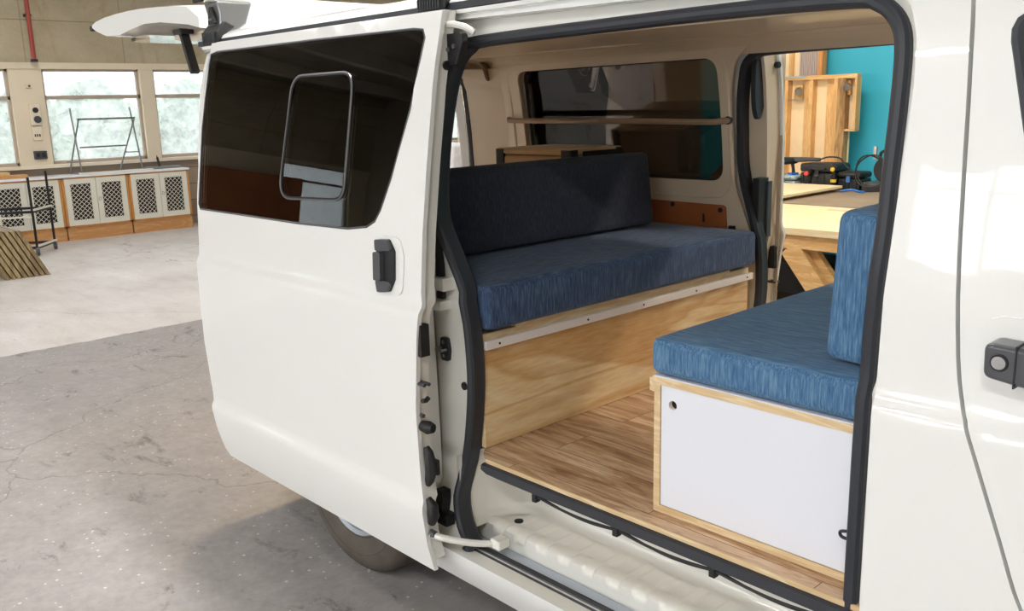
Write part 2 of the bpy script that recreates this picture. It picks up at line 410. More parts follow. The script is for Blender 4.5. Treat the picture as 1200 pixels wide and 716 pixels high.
        for f in F:
            cx = sum(V[i][0] for i in f)/len(f); cy = sum(V[i][1] for i in f)/len(f)
            if inside(O, cx, cy) and not any(inside(h, cx, cy) for h in H): T.append(f)
        A = [s.bm.verts.new(f0(*p)) for p in V]; B = [s.bm.verts.new(f1(*p)) for p in V]
        cnt = {}
        for f in T:
            s.bm.faces.new([A[i] for i in f]); s.bm.faces.new([B[i] for i in reversed(f)])
            for k in range(len(f)):
                e = (f[k], f[(k+1) % len(f)]); ke = tuple(sorted(e)); cnt.setdefault(ke, []).append(e)
        for ke, es in cnt.items():
            if len(es) == 1:
                a, b = es[0]
                s.bm.faces.new([A[b], A[a], B[a], B[b]])
        for vv in A+B:
            if not vv.link_faces: s.bm.verts.remove(vv)
        return s
    def xf(s, mat): s.bm.transform(mat); return s
    def build(s, name, mat, parent=None, smooth=35, bevel=0, seg=2, mirror=False):
        if mirror:
            for v in s.bm.verts: v.co.y = VW-v.co.y
        bmesh.ops.recalc_face_normals(s.bm, faces=s.bm.faces)
        me = bpy.data.meshes.new(name); s.bm.to_mesh(me); s.bm.free()
        o = bpy.data.objects.new(name, me); C.objects.link(o)
        if mat is not None: me.materials.append(M[mat] if isinstance(mat, str) else mat)
        if smooth:
            me.polygons.foreach_set('use_smooth', [True]*len(me.polygons)); me.set_sharp_from_angle(angle=math.radians(smooth))
        if bevel:
            b = o.modifiers.new('bevel', 'BEVEL'); b.width = bevel; b.segments = seg; b.limit_method = 'ANGLE'; b.angle_limit = math.radians(40); b.harden_normals = True
        if parent is not None:
            o.parent = parent; pw = parent
            # world-space meshes: cancel the parent's offset
            off = Vector((0, 0, 0))
            while pw is not None: off += pw.location; pw = pw.parent
            o.location = -off
        return o
def tag(o, label=None, cat=None, group=None, kind=None):
    if label: o['label'] = label
    if cat: o['category'] = cat
    if group: o['group'] = group
    if kind: o['kind'] = kind
    return o
def thing(name, loc, label, cat, group=None):
    o = bpy.data.objects.new(name, None); o.empty_display_size = .1; C.objects.link(o); o.location = loc
    return tag(o, label, cat, group)
def struct(name, mb, mat, **k): return tag(mb.build(name, mat, **k), kind='structure')
def copy_tree(o, parent=None):
    c = o.copy(); C.objects.link(c)
    if parent is not None: c.parent = parent
    for ch in list(o.children): copy_tree(ch, c)
    return c
def rnd(P, r, n=5):
    """round the corners of a polygon; r is one radius or one per corner"""
    out = []; N = len(P)
    for i in range(N):
        p = Vector(P[i]); a = Vector(P[i-1])-p; b = Vector(P[(i+1) % N])-p
        rr = r[i] if isinstance(r, (list, tuple)) else r
        if rr <= 0: out.append(tuple(p)); continue
        ang = a.angle(b); t = min(rr/math.tan(ang/2), a.length*.49, b.length*.49)
        s0 = p+a.normalized()*t; s1 = p+b.normalized()*t
        for k in range(n+1):
            u = k/n; out.append(tuple(s0*(1-u)**2+p*2*u*(1-u)+s1*u*u))
    return out
def itp(z, T):
    if z <= T[0][0]: return T[0][1]
    for (a, b), (c, d) in zip(T, T[1:]):
        if z <= c: return b+(d-b)*(z-a)/(c-a)
    return T[-1][1]
def smooth_path(P, k=6, closed=False):
    P = [Vector(p) for p in P]; out = []; N = len(P)
    rg = range(N if closed else N-1)
    for i in rg:
        if closed: p0, p1, p2, p3 = P[i-1], P[i], P[(i+1) % N], P[(i+2) % N]
        else: p0, p1, p2, p3 = P[max(i-1, 0)], P[i], P[i+1], P[min(i+2, N-1)]
        for t in range(k):
            u = t/k; out.append(.5*((2*p1)+(p2-p0)*u+(2*p0-5*p1+4*p2-p3)*u*u+(3*p1-p0-3*p2+p3)*u**3))
    if not closed: out.append(P[-1])
    return out
def resample(P, n):
    P = [Vector(p) for p in P]; L = [0]
    for i in range(len(P)): L.append(L[-1]+(P[(i+1) % len(P)]-P[i]).length)
    out = []
    for k in range(n):
        t = L[-1]*k/n; i = max(j for j in range(len(P)) if L[j] <= t+1e-9)
        u = (t-L[i])/max(1e-9, L[i+1]-L[i]); out.append(P[i].lerp(P[(i+1) % len(P)], u))
    return out
VW = 1.695      # van width
WARM = (1, .84, .68, 1); NEUT = (1, .985, .97, 1)
SKY = 4.5; EXPO = 0.9; ADDED_FILL = 190
LAMPS = [(2.6, -3.4, NEUT, 60, 'over the aisle beside the van'), (-1.4, -4.6, NEUT, 60, 'over the aisle, behind the sliding door'), (-4.2, -1.6, NEUT, 30, 'over the open floor near the windows'),
         (-.4, .48, NEUT, 60, 'right above the van roof'), (-4.6, 3.2, NEUT, 34, 'behind the van tail'),
         (-1.2, 3.4, WARM, 42, 'over the pale workbench'), (1.6, 3.4, WARM, 60, 'over the turquoise corner'), (-8.4, 7.5, NEUT, 30, 'far down the window side'), (-8.6, 1.5, NEUT, 30, 'in front of the lattice cabinets')]
# ------------------------------------------------------------------ the van
YB = [(.25, .035), (.3, .012), (.34, .0), (.5, -.008), (.518, -.007), (.535, .0), (.56, .001), (.8, -.002), (1.07, -.006), (1.088, -.005), (1.108, .009), (1.128, .012), (1.3, .018), (1.5, .035), (1.7, .065), (1.8, .09), (1.87, .115)]
YD = [(.3, -.064), (.4, -.081), (.5, -.092), (.517, -.091), (.536, -.081), (.56, -.080), (.8, -.087), (1.07, -.090), (1.088, -.089), (1.108, -.074), (1.13, -.071), (1.3, -.060), (1.47, -.042), (1.7, -.010), (1.88, .034)]
ROWS = [.27, .3, .34, .38, .42, .46, .5, .515, .526, .536, .56, .62, .7, .78, .86, .94, 1.02, 1.07, 1.084, 1.094, 1.104, 1.114, 1.128, 1.16, 1.23, 1.3, 1.37, 1.44, 1.5, 1.56, 1.62, 1.68, 1.74, 1.79, 1.83, 1.86]
def yb(x, z):
    t = max(0, -1.45-x)
    return itp(z, YB)+1.6*t*t
def skin(off): return lambda x, z: (x, yb(x, z)+off, z)
GASK_REAR = [(.03, 1.797), (-.030, 1.783), (-.066, 1.754), (-.084, 1.705), (-.099, 1.618), (-.106, 1.502), (-.107, 1.384), (-.092, 1.300), (-.058, 1.215), (-.022, 1.12), (-.002, 1.0), (.001, .85), (-.022, .69), (-.050, .57), (-.045, .485), (-.018, .425), (.020, .37), (.085, .335)]
GASK_FRONT = [(1.09, .335), (1.140, .38), (1.146, .47), (1.146, .647), (1.147, .856), (1.149, 1.028), (1.157, 1.189), (1.173, 1.362), (1.175, 1.498), (1.173, 1.645), (1.167, 1.718), (1.148, 1.76), (1.112, 1.788), (1.054, 1.801), (.797, 1.806), (.428, 1.803)]
EZ = [(.36, 0), (.42, 0), (.60, .045), (1.05, .045), (1.33, 0)]
def jskin(off): return lambda x, z: (x, yb(x, z)+off+itp(z, EZ), z)
gask = smooth_path([(x, z, 0) for x, z in GASK_REAR+GASK_FRONT], 4, True)
GK = [(p.x, p.y) for p in gask]
SK = [(-.14, .357)]+[(1.2, .357), (1.207, .45), (1.204, .686), (1.205, .97), (1.205, 1.09), (1.203, 1.12), (1.203, 1.282), (1.211, 1.475), (1.214, 1.644), (1.208, 1.72), (1.189, 1.775), (1.155, 1.81), (1.10, 1.832), (1.0, 1.84), (-.14, 1.856)]
FG = [(1.285, 1.776), (1.295, 1.695), (1.31, 1.507), (1.318, 1.369), (1.333, 1.2), (1.349, 1.116), (1.361, 1.09), (1.396, .996), (1.431, .901), (1.455, .833), (1.48, .782), (1.56, .64), (1.60, .55), (1.60, .25)]
FG = [tuple(p)[:2] for p in smooth_path([(x, z, 0) for x, z in FG], 3)]
WIN = rnd([(-1.285, 1.30), (-.155, 1.30), (-.160, 1.792), (-1.29, 1.786)], .065, 6)

van = thing('camper_van', (-.25, .85, 0), 'white high-sided camper van with its side door slid open, parked on the concrete floor', 'van')
def side(mir):
    mk = lambda mb, n, m, **k: mb.build(n, m, van, mirror=mir, **k)
    wheel_arch = [(-.695+.41*math.cos(a), .335+.41*math.sin(a)) for a in [PI+.21-(PI+.42)*i/18 for i in range(19)]]
    outer = [(-1.70, .25)]+wheel_arch+[(1.60, .25)]+FG[::-1][1:]+[(1.28, 1.87), (-1.70, 1.87)]
    mk(MB().sheet(outer, [SK, WIN], skin(0), skin(.070), .07, ROWS), 'side_panel', 'paint', smooth=28)
    SKb = [(x, z) for x, z in SK]
    jam = [(-.16, .34), (1.225, .34), (1.235, 1.80), (1.10, 1.862), (-.16, 1.866)]
    mk(MB().sheet(jam, [GK], jskin(.047), jskin(.064), .07, ROWS), 'door_jamb', 'jamb', smooth=28)
    # gasket all round the opening
    P = [(x, yb(x, z)+.040+itp(z, EZ), z) for x, z in GK]
    mk(MB().tube(P, .0145, 10, closed=True), 'door_seal', 'rubber')
    L = []; n = len(GK); OUT = []
    for i, (x, z) in enumerate(GK):
        a = Vector(GK[i-1]); b = Vector(GK[(i+1) % n]); t = (b-a).normalized(); nx, nz = -t.y, t.x
        if nx*(.55-x)+nz*(1.08-z) < 0: nx, nz = -nx, -nz
        OUT.append((x-nx*(.022 if mir else .09), z-nz*.022))
        L.append([(x+nx*d, yb(x, z)+o+itp(z, EZ), z+nz*d) for d, o in ((-.014, .042), (.006, .036), (.013, .046), (.011, .062), (.014, .076), (.006, .086), (-.012, .084), (-.018, .070))])
    L.append(L[0]); sb = MB().loft(L); bmesh.ops.remove_doubles(sb.bm, verts=sb.bm.verts, dist=1e-5)
    mk(sb, 'seal_base', 'rubber')
    # gutter: lip, dark channel, rain ledge
    g = MB().loft([[(x, .116, 1.866), (x, .096, 1.868), (x, .095, 1.878), (x, .112, 1.881)] for x in (-1.55, -.5, .5, 1.6, 2.2)])
    mk(g, 'gutter_lip', 'paint')
    g = MB().box(-1.6, 2.2, .103, .13, 1.882, 1.899)
    mk(g, 'gutter_channel', 'rubber')
    # quarter window
    wg = mk(MB().sheet(WIN, [], skin(.035), skin(.040), .1), 'quarter_window', 'tint', smooth=60)
    # window surround: black edge and stamped bead round the hole, seen from inside
    wp = [(x, yb(x, z)+.052, z) for x, z in WIN]
    mk(MB().tube(wp, .010, 6, closed=True), 'window_seal', 'blackplastic')
    br_ = -.128 if mir else -.235
    big = rnd([(-1.345, 1.245), (br_, 1.245), (br_, 1.815), (-1.35, 1.81)], .085, 6)
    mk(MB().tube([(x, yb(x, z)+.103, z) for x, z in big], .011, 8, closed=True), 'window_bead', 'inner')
    # inner skin, painted, following the wall from floor to roof
    hole = rnd([(-1.275, 1.31), (-.165, 1.31), (-.170, 1.784), (-1.28, 1.778)], .06, 6)
    inn = [(-1.60, .60), (1.25, .60), (1.25, 1.815), (-1.66, 1.815)]
    gk2 = [(x, max(z, .62)) for x, z in GK]; 
    up = [(x, z) for x, z in GK if z > .64]
    i0 = min(range(len(up)), key=lambda i: (up[i][1]))
    rear = [(x, z) for x, z in GASK_REAR if z > .66]; front = [(x, z) for x, z in GASK_FRONT if z > .66]
    o2 = [q for q in OUT if q[1] > .64]
    k0 = max(range(len(OUT)), key=lambda i: (OUT[i][1] <= .64) and OUT[(i+1) % len(OUT)][1] > .64)
    o2 = [OUT[(k0+1+i) % len(OUT)] for i in range(len(OUT))]; o2 = [q for q in o2 if q[1] > .64]
    if o2[0][0] > o2[-1][0]: o2 = o2[::-1]
    cut = [(-1.60, .60), (o2[0][0], .60)]+o2+[(o2[-1][0], .60), (1.25, .60), (1.25, 1.84), (-1.60, 1.84)]
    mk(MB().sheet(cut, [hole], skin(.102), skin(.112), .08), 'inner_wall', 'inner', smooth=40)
    # front door
    fd = FG[:]; fd = [(x+.007, z) for x, z in fd]
    outd = [(2.25, .25)]+[(2.25, 1.30), (2.05, 1.776)]+fd
    fwin = rnd([(1.355, 1.745), (1.405, 1.56), (1.455, 1.36), (1.53, 1.30), (2.17, 1.30), (2.02, 1.745)], [.03, 0, .05, .05, .06, .06], 4)
    frontdoor = mk(MB().sheet(outd, [fwin], skin(0), skin(.06), .07, ROWS), 'front_door', 'paint', smooth=28)
    o = MB().sheet(fwin, [], skin(.02), skin(.025), .2).build('front_door_window', 'glass', frontdoor, mirror=mir)
    o = MB().tube([(x, yb(x, z)+.004, z) for x, z in fwin], .011, 8, closed=True).build('window_seal', 'rubber', frontdoor, mirror=mir)
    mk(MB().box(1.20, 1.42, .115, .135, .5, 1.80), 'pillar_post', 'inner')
    # handle with key barrel
    if True:
        H = rnd([(1.392, 1.249), (1.394, 1.192), (1.445, 1.185), (1.60, 1.178), (1.60, 1.236), (1.44, 1.247)], .014, 5)
        y0 = .012
        cup = MB().sheet(rnd([(1.36, 1.285), (1.375, 1.15), (1.45, 1.125), (1.64, 1.12), (1.65, 1.27)], .05, 5), [], lambda x, z: (x, yb(x, z)-.003, z), lambda x, z: (x, yb(x, z)+.01, z), .05)
        cup.build('handle_recess', 'paint', frontdoor, mirror=mir)
        h = MB().ext(H, 'y', y0-.052, y0+.004).build('door_handle', 'handle', frontdoor, mirror=mir, bevel=.008, seg=4)
        MB().disc((1.417, y0-.056, 1.220), .0105, 'y', .012, 20).build('key_barrel', 'chrome', frontdoor, mirror=mir)
        MB().tube([(1.417+.012*math.cos(a), y0-.053, 1.220+.012*math.sin(a)) for a in [2*PI*i/20 for i in range(20)]], .0022, 6, closed=True).build('key_ring', 'blackplastic', frontdoor, mirror=mir)
        MB().box(1.439, 1.4415, y0-.0535, y0, 1.182, 1.25).build('handle_seam', 'blackplastic', frontdoor, mirror=mir)
    # nose side
    nose = [(2.258, .25), (2.72, .30), (2.80, .55), (2.76, 1.0), (2.62, 1.25), (2.258, 1.30)]
    mk(MB().sheet(nose, [], skin(0), skin(.05), .08), 'nose_panel', 'paint')
    # sill with track, channel and step
    x0, x1 = -.14, 1.20
    mk(MB().ext([(.004, .33), (.004, .357), (.044, .358), (.046, .348), (.046, .33)], 'x', x0, x1), 'sill_plate', 'jamb', smooth=30)
    rub = [(.046, .33), (.046, .356), (.051, .362), (.056, .356), (.061, .352), (.066, .359), (.071, .352), (.078, .360), (.084, .361), (.090, .354), (.090, .33)]
    mk(MB().ext(rub, 'x', x0, x1), 'sill_rubber', 'rubber', smooth=30)
    mk(MB().ext([(.09, .33), (.09, .347), (.136, .347), (.136, .33)], 'x', x0, x1), 'roller_channel', 'shadedchannel')
    if mir:
        prof = [[(x, .136, .34), (x, .138, .395), (x, .15, .402), (x, .30, .402), (x, .30, .33)] for x in (x0, x1)]
        mk(MB().loft(prof), 'entry_step', 'jamb')
    else:
        loops = []; N = 300
        def s01(t): t = max(0, min(1, t)); return t*t*(3-2*t)
        for i in range(N+1):
            x = x0+(x1-x0)*i/N; u = ((x+.045)/.0885) % 1
            b = s01((u-.08)/.12)*(1-s01((u-.62)/.12))
            rb = s01((u-.30)/.06)*(1-s01((u-.92)/.06))
            sc = math.sin(PI*((u+.35) % 1))
            loops.append([(x, .139, .345), (x, .139, .368+.005*sc), (x, .138, .374+.006*sc), (x, .139+.007*(1-b), .396+.004*b), (x, .149+.007*(1-b), .402+.005*b),
                          (x, .176, .403+.003*b), (x, .190, .402), (x, .200, .402-.003*rb), (x, .27, .402-.003*rb), (x, .285, .402), (x, .30, .403), (x, .30, .33), (x, .2, .33)])
        mk(MB().loft(loops), 'entry_step', 'jamb', smooth=45)
    wl = [(-.045, .06), (-.045, .17)]
    for k in range(7):
        a = PI-PI/2*k/6; wl.append((.085+.13*math.cos(a), .17+.13*math.sin(a)))
    wl += [(.4, .30), (.8, .30), (1.19, .30), (1.195, .06)]
    def off(P, d):
        out = []
        for i, p in enumerate(P):
            a = Vector(P[max(i-1, 0)]); b = Vector(P[min(i+1, len(P)-1)]); t = (b-a).normalized(); n = Vector((t.y, -t.x)); out.append((p[0]+n.x*d, p[1]+n.y*d))
        return out
    lv = [(.03, .402), (.02, .403), (.012, .408), (.004, .418), (0, .43), (0, .50), (0, .625), (-.012, .625), (-.012, .38)]
    mk(MB().loft([[(x, y, z) for x, y in off(wl, d)] for d, z in lv], closed=False), 'step_wall', 'jamb', smooth=50)
    return frontdoor
side(False); side(True)

# roof
cs = [(.103, 1.900), (.112, 1.912), (.14, 1.926), (.19, 1.940), (.30, 1.960), (.5, 1.976), (.70, 1.983), (.8475, 1.985)]
cs = cs+[(VW-y, z) for y, z in cs[-2::-1]]
ci = [(y+(.03 if y < .5 else -.03 if y > 1.2 else 0), z-.035) for y, z in cs]
def shr(P, t): return [((y-.8475)*(1-t)+.8475, z-.06*t) for y, z in P]
rb = MB()
rb.loft([[(x, y, z) for y, z in shr(cs, t)]+[(x, y, z) for y, z in shr(ci, t)[::-1]] for x, t in ((-1.71, .08), (-1.66, .03), (-1.5, 0), (-.8, 0), (.2, 0), (1.2, 0), (2.05, 0))], cap0=True, cap1=True)
rb.build('roof', 'paint', van, smooth=40)
ins = [(.19, 1.79), (.205, 1.815), (.25, 1.84), (.34, 1.862), (.36, 1.868), (.5, 1.885), (.8475, 1.90)]
ins = ins+[(VW-y, z) for y, z in ins[-2::-1]]
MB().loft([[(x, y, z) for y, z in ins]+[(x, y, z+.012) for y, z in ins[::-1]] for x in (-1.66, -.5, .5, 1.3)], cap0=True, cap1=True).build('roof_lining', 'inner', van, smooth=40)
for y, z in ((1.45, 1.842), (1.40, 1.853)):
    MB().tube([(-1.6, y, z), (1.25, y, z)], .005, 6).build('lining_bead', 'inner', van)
# rear frame
rhole_r = [(1.35, 1.80), (1.42, 1.79), (1.455, 1.745), (1.470, 1.68), (1.490, 1.5), (1.502, 1.3), (1.502, .66)]
rh = [(VW-y, z) for y, z in rhole_r[::-1]]+rhole_r
rh = rh[:7]+rh[7:]
outl = []
for z in [.25, .34, .5, .8, 1.07, 1.12, 1.3, 1.5, 1.7, 1.8, 1.87]: outl.append((yb(-1.66, z), z))
outl += [(.22, 1.91), (.5, 1.945), (.8475, 1.955)]
outl = outl+[(VW-y, z) for y, z in outl[-2::-1]]
MB().sheet(outl, [rh], lambda y, z: (-1.70, y, z), lambda y, z: (-1.60, y, z), .1).build('rear_frame', 'paint', van)
rp = smooth_path([(-1.61, y, z) for y, z in rh], 3, True)
MB().tube(rp, .021, 8, closed=True).build('rear_seal', 'rubber', van)
for m in (False, True):
    MB().ext(rnd([(.092, .82), (.17, .82), (.17, 1.16), (.098, 1.16)], .012), 'x', -1.735, -1.69).build('tail_lamp', 'lamp_red', van, mirror=m, bevel=.006)
MB().box(-1.80, -1.70, .10, 1.6, .32, .56).build('rear_bumper', 'greyplastic', van, bevel=.03, seg=3)
# lining of the D pillar: soft curved panel closing the wall to the rear frame
for m in (False, True):
    L = []
    for z in (.62, 1.0, 1.3, 1.5, 1.6, 1.7, 1.76, 1.80):
        yo = yb(-1.40, z)+.108
        e = itp(z, [(.62, .193), (1.3, .193), (1.5, .205), (1.68, .225), (1.745, .24), (1.79, .275), (1.81, .34)])+.012
        row = []
        for k in range(9):
            u = k/8; x = -1.38-.225*u
            row.append((x, yo+(.055)*math.sin(u*PI)*.35+(e-yo)*u*u, z))
        L.append(row)
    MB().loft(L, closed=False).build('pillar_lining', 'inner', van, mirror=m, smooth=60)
# dark leaf-shaped access hole cover in the roof corner
leaf = [(0, 0), (.05, .012), (.10, .0), (.14, -.03), (.158, -.07), (.15, -.10), (.12, -.105), (.09, -.085), (.07, -.05), (.04, -.02)]
lf = [tuple(p)[:2] for p in smooth_path([(a, b, 0) for a, b in leaf], 4, True)]
MB().prism(lf, lambda a, b: (-1.450-.3*(a-.08), 1.395+a*.72, 1.822+b*.75), lambda a, b: (-1.440-.3*(a-.08), 1.400+a*.72, 1.822+b*.75)).build('corner_cover', flat('taupe_cover', '#7c6558', .6), van)
# load area floor, partition, windscreen, nose
MB().box(-1.68, 2.2, .305, 1.39, .57, .622).build('floor_pan', 'jamb', van)
MB().box(-1.68, -.14, .12, 1.575, .55, .622).build('floor_side', 'jamb', van)
MB().box(1.2, 2.2, .12, 1.575, .55, .622).build('cab_floor', 'blackplastic', van)
MB().box(-1.6, 2.5, .36, 1.335, .28, .57).build('chassis', 'blackplastic', van, bevel=.02)
MB().box(2.2, 2.24, .08, 1.61, .5, 1.15).build('dash_panel', 'greyplastic', van)
ws = [(2.76, 1.0), (2.62, 1.25), (2.04, 1.92), (2.0, 1.96)]
MB().prism(rnd([(.09, 0), (1.605, 0), (1.58, 1), (.12, 1)], .05), lambda y, t: (2.66-.62*t, y, 1.22+.70*t), lambda y, t: (2.665-.62*t, y, 1.225+.70*t)).build('windscreen', 'glass', van)
MB().loft([[(2.70, y, .28), (2.84, y, .50), (2.86, y, .8), (2.80, y, 1.05), (2.65, y, 1.23), (2.55, y, 1.22), (2.6, y, .28)] for y in (.06, .12, .5, 1.195, 1.575, 1.635)], cap0=True, cap1=True).build('nose', 'paint', van, smooth=40)

# sliding door, pushed back along the side
DR = [(-1.335, 1.876), (-1.362, 1.576), (-1.388, 1.327), (-1.386, 1.12), (-1.380, 1.08), (-1.392, .77), (-1.375, .56), (-1.372, .50), (-1.362, .42), (-1.335, .345), (-1.30, .318), (-.02, .320), (-.030, .398), (-.033, .514), (-.044, .56), (-.046, .645), (-.044, .811), (-.022, 1.011), (-.010, 1.08), (-.008, 1.10), (-.016, 1.14), (-.010, 1.311), (-.004, 1.467), (0, 1.62), (0, 1.872)]
DW = [(-1.328, 1.836), (-1.28, 1.843), (-.611, 1.840), (-.114, 1.834), (-.072, 1.829), (-.059, 1.808), (-.066, 1.75), (-.089, 1.625), (-.16, 1.439), (-.205, 1.352), (-.232, 1.318), (-.27, 1.300), (-.367, 1.287), (-.65, 1.281), (-1.362, 1.281), (-1.374, 1.30), (-1.352, 1.576), (-1.333, 1.80)]
def dy(off): return lambda x, z: (x, itp(z, YD)+off, z)
door = MB().sheet(DR, [DW], dy(0), dy(.014), .07, ROWS+[1.88]).build('sliding_door', 'paint', van, smooth=28)
MB().sheet(DW, [], dy(.003), dy(.008), .1).build('door_window', 'glassdoor', door)
DI = [(x*.985-.012, .345+(z-.318)*.985) for x, z in DR]
WI = rnd([(-1.33, 1.30), (-.30, 1.30), (-.13, 1.47), (-.10, 1.81), (-1.31, 1.815)], .05)
MB().sheet(DI, [WI], dy(.014), dy(.055), .09, ROWS).build('door_frame', 'jamb', door, smooth=28)
IW = rnd([(-.779, 1.352), (-.395, 1.366), (-.372, 1.737), (-.716, 1.737)], .06, 6)
MB().tube([(x, itp(z, YD)+.001, z) for x, z in IW], .0028, 6, closed=True).build('opening_pane_frame', 'steel', door)
MB().tube([((x+.575)*.975-.575, itp(z, YD)+.002, (z-1.55)*.975+1.55) for x, z in IW], .003, 6, closed=True).build('pane_seal', 'blackplastic', door)
MB().tube([(x, itp(z, YD)+.001, z) for x, z in DW], .0035, 6, closed=True).build('window_edge', 'greyplastic', door)
# handle
cupo = rnd([(-.196, 1.283), (-.110, 1.283), (-.088, 1.235), (-.096, 1.125), (-.235, 1.110), (-.285, 1.14), (-.265, 1.225)], .03, 5)
MB().sheet(cupo, [], dy(-.004), dy(.004), .05).build('handle_recess', 'paint', door, bevel=.003)
hb = rnd([(-.209, 1.272), (-.150, 1.276), (-.125, 1.245), (-.125, 1.165), (-.145, 1.130), (-.197, 1.122), (-.209, 1.135)], .012, 4)
MB().sheet(hb, [], dy(-.011), dy(.01), .05).build('handle_base', 'blackplastic', door)
MB().sheet(rnd([(-.209, 1.272), (-.150, 1.276), (-.128, 1.247), (-.205, 1.240)], .008, 3), [], dy(-.019), dy(-.01), .05).build('handle_cap', 'handle', door, bevel=.004)
MB().sheet(rnd([(-.207, 1.158), (-.130, 1.160), (-.145, 1.131), (-.197, 1.124)], .008, 3), [], dy(-.018), dy(-.01), .05).build('handle_foot', 'handle', door, bevel=.004)
MB().sheet(rnd([(-.206, 1.238), (-.172, 1.239), (-.170, 1.160), (-.204, 1.158)], .006, 3), [], dy(-.026), dy(-.01), .05).build('handle_grip', 'handle', door, bevel=.005)
# fittings along the leading edge of the door
def edgebox(n, y0, y1, z0, z1, m, t=.006, x=-.004, bev=.002): return MB().box(x-.03, x+t, y0, y1, z0, z1).build(n, m, door, bevel=bev)
edgebox('edge_pad', -.083, -.052, .965, 1.055, 'blackplastic', .003, -.014)
for yy in (-.078, -.062): MB().disc((-.045, yy, .885), .0055, 'x', .035, 12).build('edge_screw', 'greyplastic', door)
MB().tube([(-.018, -.082, .840), (-.018, -.070, .838), (-.018, -.060, .845)], .007, 8).build('edge_slot', 'blackplastic', door)
MB().disc((-.05, -.07, .79), .006, 'x', .018, 12).build('edge_hole', 'greyplastic', door)
MB().tube([(-.045, -.066, .757), (-.02, -.064, .757), (-.004, -.060, .757)], [.015, .019, .013], 16).build('rubber_stop', 'blackplastic', door)
MB().tube([(-.03, -.068, .700), (-.022, -.068, .685), (-.016, -.066, .655), (-.016, -.066, .625), (-.022, -.068, .60), (-.03, -.068, .585)], [.008, .014, .016, .016, .014, .008], 10).build('upper_latch', 'blackplastic', door)
MB().box(-.03, -.002, -.055, -.043, .615, .66).build('latch_tongue', 'blacksteel', door, bevel=.003)
MB().tube([(-.03, -.07, .545), (-.014, -.068, .525), (-.012, -.068, .495), (-.02, -.07, .47)], [.008, .016, .018, .012], 10).build('lower_latch', 'blackplastic', door)
MB().tube([(-.03, -.066, .435), (-.012, -.064, .435)], [.013, .010], 10).build('lower_stop', 'greyplastic', door)
# roller arms
MB().tube(smooth_path([(-.03, -.07, .435), (.0, -.05, .425), (.04, -.01, .412), (.075, .035, .402), (.10, .075, .398)], 5), .010, 8).build('lower_arm', 'jamb', door)
MB().box(.085, .125, .055, .10, .385, .415).build('lower_roller', 'jamb', door, bevel=.006)
MB().tube([(-.03, .055, 1.838), (.01, .06, 1.838), (.035, .075, 1.83), (.055, .09, 1.815)], .009, 8).build('upper_arm', 'jamb', door)
MB().ext(rnd([(-.03, 1.815), (.045, 1.815), (.05, 1.79), (.02, 1.735), (-.01, 1.73), (-.03, 1.75)], .01), 'y', .052, .075).build('upper_bracket', 'blacksteel', door, bevel=.003)
for x, z in ((-.005, 1.775), (.018, 1.782)): MB().disc((x, .046, z), .006, 'y', .012, 12).build('bracket_bolt', 'steel', door)
MB().disc((-.035, .045, 1.735), .012, 'x', .03, 12).build('upper_stop', 'blackplastic', door)
# the same door on the far side, also slid back: skin and frame with its edge fittings
fdoor = MB().sheet(DR, [DW], dy(0), dy(.014), .09, ROWS+[1.88]).build('sliding_door', 'paint', van, smooth=28, mirror=True)
tag(fdoor, 'far side sliding door seen edge-on')
MB().sheet(DW, [], dy(.003), dy(.008), .1).build('door_window', 'glassdoor', fdoor, mirror=True)
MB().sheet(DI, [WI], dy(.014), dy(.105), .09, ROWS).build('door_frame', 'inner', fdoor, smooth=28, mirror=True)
MB().box(-.05, -.02, .035, .105, 1.07, 1.325).build('edge_latch', 'blackplastic', fdoor, mirror=True, bevel=.003)
MB().box(-.04, -.012, .02, .05, 1.09, 1.31).build('latch_lever', 'greyplastic', fdoor, mirror=True, bevel=.003)
MB().box(-.04, -.010, -.045, -.008, .955, 1.045).build('edge_pad', 'blackplastic', fdoor, mirror=True, bevel=.002)
for yy in (-.05, -.03): MB().disc((-.045, yy, .895), .0055, 'x', .035, 12).build('edge_screw', 'greyplastic', fdoor, mirror=True)
MB().disc((-.03, .03, 1.75), .012, 'x', .035, 14).build('edge_plug', 'blackplastic', fdoor, mirror=True)
MB().prism([tuple(p)[:2] for p in smooth_path([(.075, 1.79, 0), (.050, 1.74, 0), (.044, 1.68, 0), (.055, 1.61, 0), (.090, 1.55, 0), (.12, 1.62, 0), (.12, 1.77, 0)], 4, True)], lambda y, z: (-.045, y+.02, z), lambda y, z: (-.025, y+.02, z)).build('dark_gap_sheet', 'rubber', van, mirror=True)  # added dark sheet drawing the black gap seen behind the seal
MB().box(-.02, -.004, -.030, -.026, .70, 1.80).build('edge_groove', 'liner', fdoor, mirror=True)
# fittings on the rear jamb
J = .047
def jbox(n, x0, x1, z0, z1, d, m, bev=.003):
    y = itp((z0+z1)/2, YB)+J+itp((z0+z1)/2, EZ)
    return MB().box(x0, x1, y-d, y+.004, z0, z1).build(n, m, van, bevel=bev)
jbox('rail_end', -.136, -.070, 1.118, 1.155, .040, 'jamb'); jbox('rail_end', -.136, -.078, 1.062, 1.090, .040, 'jamb')
jbox('rail_slot', -.13, -.100, 1.085, 1.32, .012, 'blackplastic', .006)
sp = rnd([(-.128, .903), (-.098, .903), (-.092, .938), (-.098, .973), (-.128, .973), (-.134, .938)], .008)
MB().ext(sp, 'y', itp(.95, YB)+J+.033, itp(.95, YB)+J+.049).build('striker_plate', 'blackplastic', van, bevel=.002)
MB().tube([(-.125, .080, .940), (-.125, .058, .940), (-.102, .058, .938), (-.102, .080, .938)], .0045, 8).build('striker_loop', 'steel', van)
for z in (.930, .972): MB().disc((-.113, .073, z-.012), .0055, 'y', .01, 12).build('striker_bolt', 'steel', van)
